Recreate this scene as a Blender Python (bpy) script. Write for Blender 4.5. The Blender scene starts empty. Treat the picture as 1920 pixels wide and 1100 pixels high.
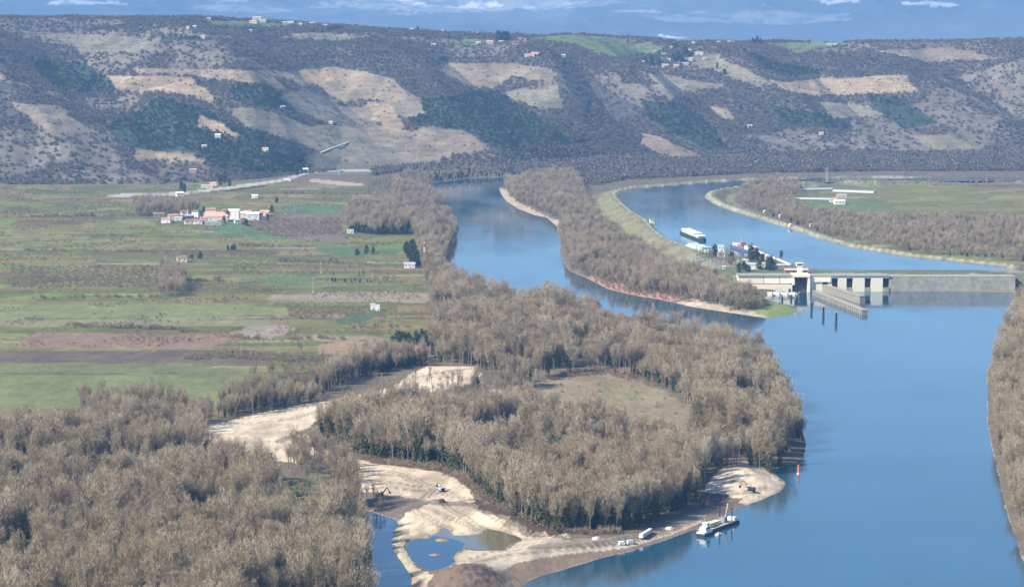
import bpy, bmesh, math, random
import numpy as np
from mathutils import Vector, Matrix

SC = bpy.context.scene
COL = SC.collection
R = math.radians

# ------------------------------------------------------------------ camera, sky, sun, exposure
CAM_H, FPX, PITCH = 300.0, 5000.0, math.atan(510.0 / 5000.0)
cam_data = bpy.data.cameras.new('camera')
cam = bpy.data.objects.new('camera', cam_data); COL.objects.link(cam)
cam.location = (0, 0, CAM_H)
cam.rotation_euler = (R(90) - PITCH, 0, 0)
cam_data.sensor_width = 36.0
cam_data.lens = FPX / 1920.0 * 36.0
cam_data.clip_start = 5.0
cam_data.clip_end = 80000.0
SC.camera = cam

TO_SUN = Vector((-0.68, -0.34, 0.62)).normalized()
SUN_EL = math.asin(TO_SUN.z); SUN_ROT = math.atan2(TO_SUN.x, TO_SUN.y) % (2 * math.pi)
world = bpy.data.worlds.new('World'); SC.world = world; world.use_nodes = True
wn = world.node_tree; wn.nodes.clear()
sky = wn.nodes.new('ShaderNodeTexSky'); sky.sky_type = 'NISHITA'; sky.sun_disc = False
sky.sun_elevation = SUN_EL; sky.sun_rotation = SUN_ROT
sky.altitude = 300; sky.air_density = 1.0; sky.dust_density = 0.0; sky.ozone_density = 5.0
bgn = wn.nodes.new('ShaderNodeBackground'); bgn.inputs['Strength'].default_value = 0.10
wo = wn.nodes.new('ShaderNodeOutputWorld')
wn.links.new(sky.outputs[0], bgn.inputs[0]); wn.links.new(bgn.outputs[0], wo.inputs[0])
sun_d = bpy.data.lights.new('sun', 'SUN'); sun_d.energy = 4.7; sun_d.angle = R(0.5); sun_d.color = (1.0, 0.895, 0.73)
sun = bpy.data.objects.new('sun', sun_d); COL.objects.link(sun)
sun.rotation_euler = TO_SUN.to_track_quat('Z', 'Y').to_euler(); sun.location = (-500, 0, 900)
SC.view_settings.view_transform = 'Standard'; SC.view_settings.look = 'None'
SC.view_settings.gamma = 1.0; SC.view_settings.use_curve_mapping = False
SC.view_settings.exposure = 1.0
SC.render.engine = 'CYCLES'
SC.cycles.use_denoising = True
SC.cycles.max_bounces = 6; SC.cycles.diffuse_bounces = 2; SC.cycles.glossy_bounces = 3
SC.cycles.transparent_max_bounces = 4; SC.cycles.volume_bounces = 0
SC.cycles.use_adaptive_sampling = False
HAZE_DENSITY = 5.3e-5
HAZE_COLOR = (0.22, 0.48, 0.92)

# ------------------------------------------------------------------ projection between image and world
CA, SA = math.cos(PITCH), math.sin(PITCH)
def W(px, py, z=0.0):
    """ground point at height z seen at photo pixel (px, py)"""
    a = (px - 960.0) / FPX; b = -(py - 550.0) / FPX
    dx, dy, dz = a, CA + b * SA, -SA + b * CA
    t = (z - CAM_H) / dz
    return (dx * t, dy * t)
def to_px(X, Y, Z):
    d = Y * CA - (Z - CAM_H) * SA
    u = Y * SA + (Z - CAM_H) * CA
    return X / d * FPX + 960.0, 550.0 - u / d * FPX
def WP(poly, z=0.0):
    return np.array([W(x, y, z) for x, y in poly])

# ------------------------------------------------------------------ numpy helpers
def inside(X, Y, P):
    res = np.zeros(X.shape, bool)
    x0, y0 = P.min(0); x1, y1 = P.max(0)
    idx = np.nonzero((X >= x0) & (X <= x1) & (Y >= y0) & (Y <= y1))
    if len(idx[0]) == 0: return res
    x = X[idx]; y = Y[idx]; r = np.zeros(x.shape, bool)
    n = len(P)
    for i in range(n):
        ax, ay = P[i]; bx, by = P[(i + 1) % n]
        if ay == by: continue
        c = (ay > y) != (by > y)
        r ^= c & (x < (bx - ax) * (y - ay) / (by - ay) + ax)
    res[idx] = r
    return res
def sdist(X, Y, P, far=80.0):
    """signed distance to polygon, positive outside, clipped at far"""
    out = np.full(X.shape, far)
    x0, y0 = P.min(0) - far; x1, y1 = P.max(0) + far
    idx = np.nonzero((X >= x0) & (X <= x1) & (Y >= y0) & (Y <= y1))
    if len(idx[0]) == 0: return out
    x = X[idx]; y = Y[idx]; d2 = np.full(x.shape, far * far)
    n = len(P)
    for i in range(n):
        ax, ay = P[i]; bx, by = P[(i + 1) % n]
        vx, vy = bx - ax, by - ay; L = vx * vx + vy * vy + 1e-9
        m = np.nonzero((x > min(ax, bx) - far) & (x < max(ax, bx) + far) & (y > min(ay, by) - far) & (y < max(ay, by) + far))[0]
        if len(m) == 0: continue
        xm, ym = x[m] - ax, y[m] - ay
        t = np.clip((xm * vx + ym * vy) / L, 0, 1)
        d2[m] = np.minimum(d2[m], (xm - t * vx) ** 2 + (ym - t * vy) ** 2)
    d = np.sqrt(d2)
    d = np.where(inside(x, y, P), -d, d)
    out[idx] = d
    return out
def vnoise(x, y, seed=0):
    rs = np.random.RandomState(seed); T = rs.rand(256, 256)
    xi = np.floor(x).astype(np.int64); yi = np.floor(y).astype(np.int64)
    fx = x - xi; fy = y - yi; fx = fx * fx * (3 - 2 * fx); fy = fy * fy * (3 - 2 * fy)
    a = T[yi & 255, xi & 255]; b = T[yi & 255, (xi + 1) & 255]
    c = T[(yi + 1) & 255, xi & 255]; d = T[(yi + 1) & 255, (xi + 1) & 255]
    return (a + (b - a) * fx) * (1 - fy) + (c + (d - c) * fx) * fy
def fbm(x, y, seed=0, oct=4):
    s = 0; a = 0.5; t = 0
    for i in range(oct):
        s = s + a * vnoise(x * 2 ** i + 17.3 * i, y * 2 ** i + 5.1 * i, seed + i); t += a; a *= 0.5
    return s / t
def sstep(a, b, x):
    t = np.clip((x - a) / (b - a), 0, 1); return t * t * (3 - 2 * t)

# ------------------------------------------------------------------ plan of the place (outlines taken at ground level)
RIVER = WP([(800,345),(812,365),(835,388),(855,405),(862,430),(850,458),(838,480),(835,505),(838,530),
  (868,548),(905,562),(950,578),(1000,585),(1060,583),(1100,597),(1140,618),(1165,635),(1210,640),(1270,642),(1330,648),(1375,658),(1408,678),
  (1450,697),(1464,715),(1472,745),(1483,775),(1503,800),(1512,828),(1508,855),(1488,872),(1445,880),(1458,892),(1472,906),(1462,920),
  (1430,936),(1395,948),(1372,958),(1345,974),(1310,990),(1270,1003),(1230,1018),(1190,1030),(1150,1040),(1105,1052),
  (1060,1066),(1010,1080),(965,1096),(940,1112),(930,1150),(915,1250),(900,1420),(880,1750),
  (2150,1750),(2000,1400),(1950,1150),(1885,950),(1852,800),(1850,700),(1878,620),(1903,548),
  (1700,545.5),(1484,545.5),(1440,553),(1432,559),(1455,566),(1492,574),(1496,584),(1480,591),(1442,597),(1400,591),(1340,582),
  (1290,574),(1240,562),(1190,554),(1140,542),(1105,524),(1066,508),(1054,485),(1050,455),(1044,425),(1025,408),
  (1000,403),(972,392),(950,378),(938,362),(935,352),(955,343),(1000,337),(1100,334),(1100,329),(960,331),(880,334)])
CHANNEL = WP([(668,953),(690,958),(715,965),(742,973),(748,985),(737,997),(733,1012),(738,1035),(758,1062),(782,1085),(800,1112),
  (815,1160),(830,1250),(700,1250),(692,1150),(688,1080),(700,1050),(688,1020),(676,985)])
POND = WP([(763,1020),(775,1008),(800,1006),(815,1001),(832,988),(842,992),(850,1003),(880,1003),(905,1000),(912,989),(940,995),(985,1011),(962,1019),
  (942,1031),(900,1031),(872,1026),(858,1034),(850,1045),(856,1052),(838,1062),(815,1072),(795,1066),(775,1052),(764,1036)])
INLET = WP([(1320,922),(1345,925),(1368,926),(1358,938),(1338,946),(1316,948),(1306,938)])
ZC = 12.0
CANAL = WP([(2100,331),(1584,333.5),(1450,336),(1350,340),(1260,347),(1200,352),(1165,360),(1158,367),(1168,380),(1190,398),(1218,414),(1232,432),
  (1255,449),(1290,463),(1330,478),(1358,490),(1385,484),(1410,474),(1440,478),(1480,497),(1505,502),(1540,510),(1700,511),(1885,511),(1888,500),(1700,480),
  (1584,461),(1540,449),(1480,428),(1420,410),(1370,394),(1338,382),(1320,370),(1326,361),(1350,355),(1400,348),(1500,343),(1584,341),(2100,338)], ZC)
PLATFORM = np.array([(248., 2974.), (600., 2974.), (600., 3066.), (340., 3075.), (330., 3200.), (245., 3300.), (215., 3250.), (232., 3080.)])

FOOT_U = [-600, 333, 480, 560, 640, 800, 940, 1000, 1100, 1300, 1500, 1920, 2600]
FOOT_Y = [4750, 4800, 4950, 5120, 5260, 5330, 5330, 5420, 5620, 5850, 5950, 5950, 5950]
RID_U = [-600, 0, 333, 480, 620, 770, 900, 960, 1090, 1200, 1290, 1583, 1920, 2600]
RID_P = [30, 32, 36, 37, 48, 59, 65, 70, 66, 71, 79, 79, 74, 70]
YR = 7200.0
# spurs: azimuth (in photo columns) of the crest at depth fractions 0, .25, .5, .75, 1
SPURS = [([150, 60, -20, -80, -120], 230), ([585, 500, 420, 350, 300], 260), ([950, 860, 770, 680, 610], 200), ([1120, 1085, 1040, 990, 960], 110),
         ([1345, 1270, 1190, 1120, 1060], 170), ([1600, 1520, 1430, 1360, 1310], 200), ([1860, 1780, 1700, 1640, 1600], 210), ([2150, 2080, 2000, 1930, 1880], 220)]

def hill_t(X, Y):
    u = X / Y * 5000 + 960
    yf = np.interp(u, FOOT_U, FOOT_Y)
    return u, (Y - yf) / (YR - yf)

def terrain(X, Y):
    X = np.asarray(X, float); Y = np.asarray(Y, float)
    u, t = hill_t(X, Y)
    base = 3.4 + 1.2 * (fbm(X / 60, Y / 90, 5) - 0.5) + sstep(3600, 4900, Y) * 5
    near = Y < 6200
    sd = np.full(X.shape, 80.0)
    for P in (RIVER, CHANNEL, POND, INLET):
        sd = np.minimum(sd, sdist(X, Y, P, 60.0))
    wob = (fbm(X / 9, Y / 14, 9, 3) - 0.5) * np.where(Y < 2600, 2.2, 2.0) * (1 - sstep(1, 6, np.abs(sd)) * 0.5)
    sdw = sd + np.where(sd < 60, wob, 0)
    h = np.where(sd < 60, np.minimum(base, np.where(sdw > 0, 0.17 * sdw + 0.02, 0.35 * sdw)), base)
    h = np.maximum(h, -3.0)
    # raised canal with levees
    cd = sdist(X, Y, CANAL, 60.0)
    lev = np.where(cd < 0, ZC + 0.5 * cd, np.where(cd < 6, ZC + cd * 0.5, np.where(cd < 15, 15.0, 15.0 - (cd - 15) / 2.4)))
    lev = np.maximum(lev, 7.0 * (cd < 0) - 99.0 * (cd >= 0))
    pd = sdist(X, Y, PLATFORM, 60.0)
    plat = np.where(pd < 0, 15.0, 15.0 - pd / 2.2)
    cut = (Y < 2974) & (X > 246)
    lev = np.where(cut, -99, lev); plat = np.where(cut | (cd < 0), -99, plat)
    h = np.where(cd < 0, np.minimum(lev, ZC - 0.05), np.maximum(h, np.maximum(np.where(cd < 60, lev, -99), np.where(pd < 60, plat, -99))))
    # heaps
    for (px, py, rx, ry, hh) in [(872,1098,25,32,9), (1392,893,14,22,3.6), (1432,910,12,16,1.4), (800,958,14,26,0.7), (930,975,10,20,0.8), (1010,1040,22,16,0.6), (600,800,18,30,1.2), (828,1006,8,7,4.2), (815,1033,7,6,4.0), (790,1000,6,8,1.2), (1000,1012,12,14,1.0), (880,1015,5,8,0.8)]:
        cx, cy = W(px, py, 2)
        q = ((X - cx) / rx) ** 2 + ((Y - cy) / ry) ** 2
        h = h + hh * np.exp(-q * 1.1) * (0.8 + 0.4 * fbm(X / 5, Y / 6, 31, 3))
    # bund beside the haul road at the wood edge
    # hills
    zr = 300 - (np.interp(u, RID_U, RID_P) - 40) * YR / 5000.0
    tc = np.clip(t, 0, 1)
    prof = 1 - (1 - tc) ** 2.0
    f = np.zeros(X.shape)
    wu = u + 46 * (fbm(X / 420, Y / 520, 3, 3) - 0.5)
    for c, w in SPURS:
        cu = np.interp(tc, [0, .25, .5, .75, 1], c)
        d = wu - cu
        s = np.where(d > 0, 1 - d / (w * 0.62), 1 + d / (w * 0.85))
        f = np.maximum(f, np.clip(s, 0, 1))
    f = f ** 0.85
    amp = 0.33 * np.exp(-((tc - 0.32) / 0.36) ** 2) + 0.05
    amp = amp * (1 - sstep(0.8, 1.0, tc))
    fb = fbm(X / 260, Y / 330, 11, 5) - 0.5
    hz = zr * (prof * (1 - amp * (1 - f))) + fb * 60 * np.sin(np.pi * np.clip(tc, 0, 1)) ** 0.7
    hz = hz + (fbm(X / 60, Y / 70, 12, 3) - 0.5) * 9 * sstep(0, .1, tc) * (1 - sstep(0.9, 1.0, tc))
    hz = hz + (fbm(X / 90, Y / 200, 14, 3) - 0.5) * 8 * sstep(0.9, 1.0, tc)
    back = zr - np.clip(Y - YR, 0, 1e9) * 0.03
    hz = np.where(Y > YR, np.maximum(back + (fbm(X / 90, Y / 200, 14, 3) - 0.5) * 8, 20), hz)
    k = sstep(-0.01, 0.05, t)
    h = np.where(t > -0.01, h * (1 - k) + np.maximum(hz, h) * k, h)
    # far mountains
    mt = sstep(17000, 27000, Y)
    rn = 1 - np.abs(2 * fbm(X / 2600, Y / 3600, 40, 5) - 1)
    rn2 = 1 - np.abs(2 * fbm(X / 900, Y / 1300, 45, 4) - 1)
    hm = 20 + mt * (60 + 640 * mt * (0.45 + 0.75 * rn) + 160 * rn2 * mt)
    h = np.where(Y > 16000, np.maximum(hm, 0), h)
    return h, sd, cd, t, u, pd

# ------------------------------------------------------------------ materials
def mat(name, col, rough=0.85, noise=None, metallic=0.0, spec=0.3, rnd=0.0):
    m = bpy.data.materials.new(name); m.use_nodes = True
    nt = m.node_tree; b = nt.nodes['Principled BSDF']
    b.inputs['Roughness'].default_value = rough; b.inputs['Metallic'].default_value = metallic
    b.inputs['Specular IOR Level'].default_value = spec
    if noise or rnd:
        tc = nt.nodes.new('ShaderNodeTexCoord'); nz = nt.nodes.new('ShaderNodeTexNoise')
        nz.inputs['Scale'].default_value = noise or 0.5; nz.inputs['Detail'].default_value = 4
        nt.links.new(tc.outputs['Object'], nz.inputs['Vector'])
        mr = nt.nodes.new('ShaderNodeMapRange'); mr.inputs['From Min'].default_value = 0.3; mr.inputs['From Max'].default_value = 0.7
        mr.inputs['To Min'].default_value = 0.78; mr.inputs['To Max'].default_value = 1.2
        nt.links.new(nz.outputs['Fac'], mr.inputs['Value'])
        src = mr.outputs[0]
        if rnd:
            oi = nt.nodes.new('ShaderNodeObjectInfo'); m2 = nt.nodes.new('ShaderNodeMapRange')
            m2.inputs['To Min'].default_value = 1 - rnd; m2.inputs['To Max'].default_value = 1 + rnd
            nt.links.new(oi.outputs['Random'], m2.inputs['Value'])
            mm = nt.nodes.new('ShaderNodeMath'); mm.operation = 'MULTIPLY'
            nt.links.new(src, mm.inputs[0]); nt.links.new(m2.outputs[0], mm.inputs[1]); src = mm.outputs[0]
        mx = nt.nodes.new('ShaderNodeVectorMath'); mx.operation = 'SCALE'
        mx.inputs[0].default_value = col
        nt.links.new(src, mx.inputs['Scale']); nt.links.new(mx.outputs[0], b.inputs['Base Color'])
    else:
        b.inputs['Base Color'].default_value = (*col, 1)
    return m

def ground_mat():
    m = bpy.data.materials.new('ground'); m.use_nodes = True
    nt = m.node_tree; L = nt.links; b = nt.nodes['Principled BSDF']
    b.inputs['Roughness'].default_value = 0.95; b.inputs['Specular IOR Level'].default_value = 0.15
    at = nt.nodes.new('ShaderNodeAttribute'); at.attribute_name = 'cover'
    tc = nt.nodes.new('ShaderNodeTexCoord')
    def nz(scale, lo, hi, detail=5, mp=None):
        n = nt.nodes.new('ShaderNodeTexNoise'); n.inputs['Scale'].default_value = scale; n.inputs['Detail'].default_value = detail
        n.inputs['Roughness'].default_value = 0.65
        if mp:
            mpn = nt.nodes.new('ShaderNodeMapping'); mpn.inputs['Scale'].default_value = mp
            L.new(tc.outputs['Object'], mpn.inputs['Vector']); L.new(mpn.outputs[0], n.inputs['Vector'])
        else: L.new(tc.outputs['Object'], n.inputs['Vector'])
        r = nt.nodes.new('ShaderNodeMapRange'); r.inputs['From Min'].default_value = 0.3; r.inputs['From Max'].default_value = 0.7
        r.inputs['To Min'].default_value = lo; r.inputs['To Max'].default_value = hi
        L.new(n.outputs['Fac'], r.inputs['Value']); return r.outputs[0], n
    a, na = nz(0.02, 0.82, 1.18); c, nc = nz(0.35, 0.8, 1.2); d, nd = nz(0.12, 0.85, 1.15, 3, (1, 0.25, 1))
    m1 = nt.nodes.new('ShaderNodeMath'); m1.operation = 'MULTIPLY'; L.new(a, m1.inputs[0]); L.new(c, m1.inputs[1])
    m2 = nt.nodes.new('ShaderNodeMath'); m2.operation = 'MULTIPLY'; L.new(m1.outputs[0], m2.inputs[0]); L.new(d, m2.inputs[1])
    vs = nt.nodes.new('ShaderNodeVectorMath'); vs.operation = 'SCALE'
    L.new(at.outputs['Color'], vs.inputs[0]); L.new(m2.outputs[0], vs.inputs['Scale']); L.new(vs.outputs[0], b.inputs['Base Color'])
    bp = nt.nodes.new('ShaderNodeBump'); bp.inputs['Strength'].default_value = 0.6; bp.inputs['Distance'].default_value = 1.2
    L.new(nc.outputs['Fac'], bp.inputs['Height']); L.new(bp.outputs[0], b.inputs['Normal'])
    return m

def water_mat(name, col, rough, bump, scale=0.25):
    m = bpy.data.materials.new(name); m.use_nodes = True
    nt = m.node_tree; L = nt.links; b = nt.nodes['Principled BSDF']
    b.inputs['Roughness'].default_value = rough; b.inputs['IOR'].default_value = 1.42; b.inputs['Specular IOR Level'].default_value = 0.5
    tc = nt.nodes.new('ShaderNodeTexCoord')
    n = nt.nodes.new('ShaderNodeTexNoise'); n.inputs['Scale'].default_value = scale; n.inputs['Detail'].default_value = 3
    L.new(tc.outputs['Object'], n.inputs['Vector'])
    bp = nt.nodes.new('ShaderNodeBump'); bp.inputs['Strength'].default_value = bump; bp.inputs['Distance'].default_value = 0.3
    L.new(n.outputs['Fac'], bp.inputs['Height']); L.new(bp.outputs[0], b.inputs['Normal'])
    n2 = nt.nodes.new('ShaderNodeTexNoise'); n2.inputs['Scale'].default_value = 0.006; n2.inputs['Detail'].default_value = 4
    L.new(tc.outputs['Object'], n2.inputs['Vector'])
    r = nt.nodes.new('ShaderNodeMapRange'); r.inputs['From Min'].default_value = 0.35; r.inputs['From Max'].default_value = 0.65
    r.inputs['To Min'].default_value = 0.85; r.inputs['To Max'].default_value = 1.15
    L.new(n2.outputs['Fac'], r.inputs['Value'])
    mp = nt.nodes.new('ShaderNodeMapping'); mp.inputs['Scale'].default_value = (0.012, 0.0035, 1); L.new(tc.outputs['Object'], mp.inputs['Vector'])
    n3 = nt.nodes.new('ShaderNodeTexNoise'); n3.inputs['Scale'].default_value = 1.0; n3.inputs['Detail'].default_value = 5; L.new(mp.outputs[0], n3.inputs['Vector'])
    r3 = nt.nodes.new('ShaderNodeMapRange'); r3.inputs['From Min'].default_value = 0.4; r3.inputs['From Max'].default_value = 0.65
    r3.inputs['To Min'].default_value = rough * 0.6; r3.inputs['To Max'].default_value = rough * 2.6; L.new(n3.outputs['Fac'], r3.inputs['Value']); L.new(r3.outputs[0], b.inputs['Roughness'])
    vs = nt.nodes.new('ShaderNodeVectorMath'); vs.operation = 'SCALE'; vs.inputs[0].default_value = col
    L.new(r.outputs[0], vs.inputs['Scale']); L.new(vs.outputs[0], b.inputs['Base Color'])
    return m
M_GROUND = ground_mat()

# ------------------------------------------------------------------ land cover
TAN, TAN2, TANG = (0.30, 0.235, 0.16), (0.24, 0.20, 0.145), (0.195, 0.175, 0.13)
WOOD, EVG = (0.125, 0.108, 0.096), (0.045, 0.065, 0.050)
DARKW = (0.085, 0.08, 0.075)
GREENH = (0.13, 0.17, 0.085)
SAND, SAND2, SHADED_DIRT, TRACK = (0.60, 0.50, 0.37), (0.46, 0.40, 0.31), (0.085, 0.06, 0.048), (0.26, 0.215, 0.17)
MEADOW, GRASS, SCRUB = (0.235, 0.195, 0.125), (0.17, 0.21, 0.085), (0.15, 0.125, 0.09)
HILL_PAINT = [
 (DARKW, [(560,58),(700,66),(800,80),(860,100),(840,118),(790,130),(770,150),(700,130),(620,118),(520,112),(430,105),(440,92),(500,80)]),
 (DARKW, [(1040,120),(1090,125),(1130,160),(1180,195),(1240,215),(1210,240),(1250,290),(1180,290),(1120,250),(1070,215),(1045,180)]),
 (DARKW, [(760,150),(800,140),(850,165),(925,168),(860,182),(800,190),(790,180)]), (DARKW, [(1060,240),(1180,270),(1260,300),(1060,305)]),
 (DARKW, [(1380,180),(1460,200),(1480,240),(1420,260),(1370,230)]), (DARKW, [(333,180),(420,205),(500,245),(560,270),(520,262),(430,232),(360,215)]),
 (DARKW, [(1560,100),(1640,110),(1700,130),(1640,150),(1560,140)]), (DARKW, [(0,150),(80,170),(60,240),(-60,230)]),
 (EVG, [(735,200),(800,188),(860,180),(925,168),(960,190),(1000,213),(1050,245),(1068,270),(1060,298),(1000,303),(950,297),(920,270),(880,250),(820,237),(770,230)]),
 (EVG, [(430,165),(490,155),(510,170),(540,190),(555,212),(520,205),(480,198),(440,190)]),
 (EVG, [(300,185),(333,192),(400,212),(440,237),(500,250),(560,275),(578,300),(568,322),(500,325),(420,318),(340,300),(250,290),(200,240)]),
 (EVG, [(595,152),(640,150),(655,175),(650,192),(625,185),(610,165)]),
 (EVG, [(1200,190),(1280,195),(1340,240),(1365,275),(1330,285),(1280,260),(1220,225)]),
 (EVG, [(1395,95),(1440,115),(1545,130),(1540,142),(1480,143),(1430,130)]),
 (EVG, [(800,120),(840,105),(845,112),(815,125)]), (EVG, [(620,52),(636,49),(640,56),(600,62),(575,62)]),
 (EVG, [(300,66),(365,66),(378,74),(370,78),(300,77)]), (EVG, [(1450,200),(1540,215),(1600,225),(1600,245),(1500,240),(1460,225)]),
 (EVG, [(1620,170),(1700,190),(1760,230),(1700,240),(1640,215)]),(EVG, [(60,110),(160,120),(220,160),(150,180),(80,150)]),
 (TAN2, [(250,128),(333,130),(480,131),(530,131),(635,127),(705,140),(738,149),(755,166),(785,185),(790,192),(720,190),(660,190),(650,197),(625,190),(600,160),(560,160),(540,150),(519,142),(490,142),(485,158),(424,153),(355,140),(250,140)]),
 (TAN, [(530,133),(600,131),(640,140),(640,152),(560,154),(535,143)]),
 (TAN, [(200,142),(333,145),(360,143),(375,160),(398,175),(404,195),(380,190),(355,180),(333,175),(220,170)]),
 (TAN2, [(485,142),(510,143),(530,165),(525,172),(500,160)]),
 (TANG, [(600,170),(620,190),(640,200),(680,205),(720,190),(785,190),(790,200),(800,215),(760,225),(740,210),(700,235),(640,235),(590,225),(555,210),(520,175),(560,170)]),
 (TANG, [(433,205),(450,200),(500,208),(545,220),(580,235),(640,235),(700,240),(760,250),(800,240),(870,245),(900,265),(935,290),(925,298),(860,300),(800,305),(760,312),(700,318),(640,320),(585,318),(575,300),(590,280),(560,265),(500,250),(460,240),(440,225)]),
 (TAN2, [(640,232),(740,238),(800,255),(860,248),(900,268),(920,290),(860,296),(780,300),(740,280),(690,262)]),
 (TAN, [(690,192),(735,200),(760,240),(735,250),(700,225)]),
 (TAN, [(375,215),(400,225),(430,240),(455,262),(420,252),(370,240)]),
 (TAN, [(250,280),(333,288),(360,293),(385,302),(375,308),(345,300),(250,300)]),
 (TAN2, [(818,130),(840,118),(880,120),(960,120),(1000,125),(1035,130),(1040,140),(1028,155),(1000,150),(968,142),(950,150),(925,165),(865,164),(855,150),(838,145)]),
 (TANG, [(935,175),(970,165),(1010,170),(1045,155),(1050,185),(1060,205),(1020,208),(990,198),(960,185)]),
 (TAN, [(1205,250),(1240,258),(1275,275),(1305,288),(1325,302),(1290,307),(1250,292),(1200,272)]),
 (TANG, [(1175,160),(1200,155),(1212,180),(1190,192)]),
 (TAN, [(1440,150),(1480,155),(1510,150),(1700,140),(1720,172),(1530,180),(1490,175),(1460,162)]),
 (TANG, [(1213,140),(1240,135),(1290,150),(1370,160),(1340,167),(1270,172),(1255,195),(1240,168)]),
 (TANG, [(1280,110),(1340,105),(1400,130),(1450,160),(1420,165),(1340,135)]),
 (TANG, [(1540,190),(1600,195),(1660,215),(1560,225)]), (TAN2, [(1330,200),(1370,205),(1385,225),(1350,222)]),
 (TAN2, [(1700,250),(1780,255),(1840,280),(1760,285)]), (TAN2, [(20,190),(110,200),(180,250),(90,255)]),
 (TANG, [(60,60),(250,70),(300,95),(160,100)]), (TAN2, [(1640,95),(1780,90),(1880,110),(1740,120)]),
 (GREENH, [(985,71),(1080,66),(1160,72),(1180,85),(1260,85),(1230,100),(1150,107),(1110,98),(1090,88),(1050,80)]),
 (GREENH, [(860,76),(925,72),(915,83),(880,86)]), (GREENH, [(1430,80),(1600,78),(1530,92),(1500,100),(1460,90)]),
 (GREENH, [(380,38),(560,44),(540,52),(400,50)]), (TANG, [(540,62),(640,62),(700,70),(640,76),(550,72)]),
 (TANG, [(333,60),(430,66),(440,72),(333,66)]),
]
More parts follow.
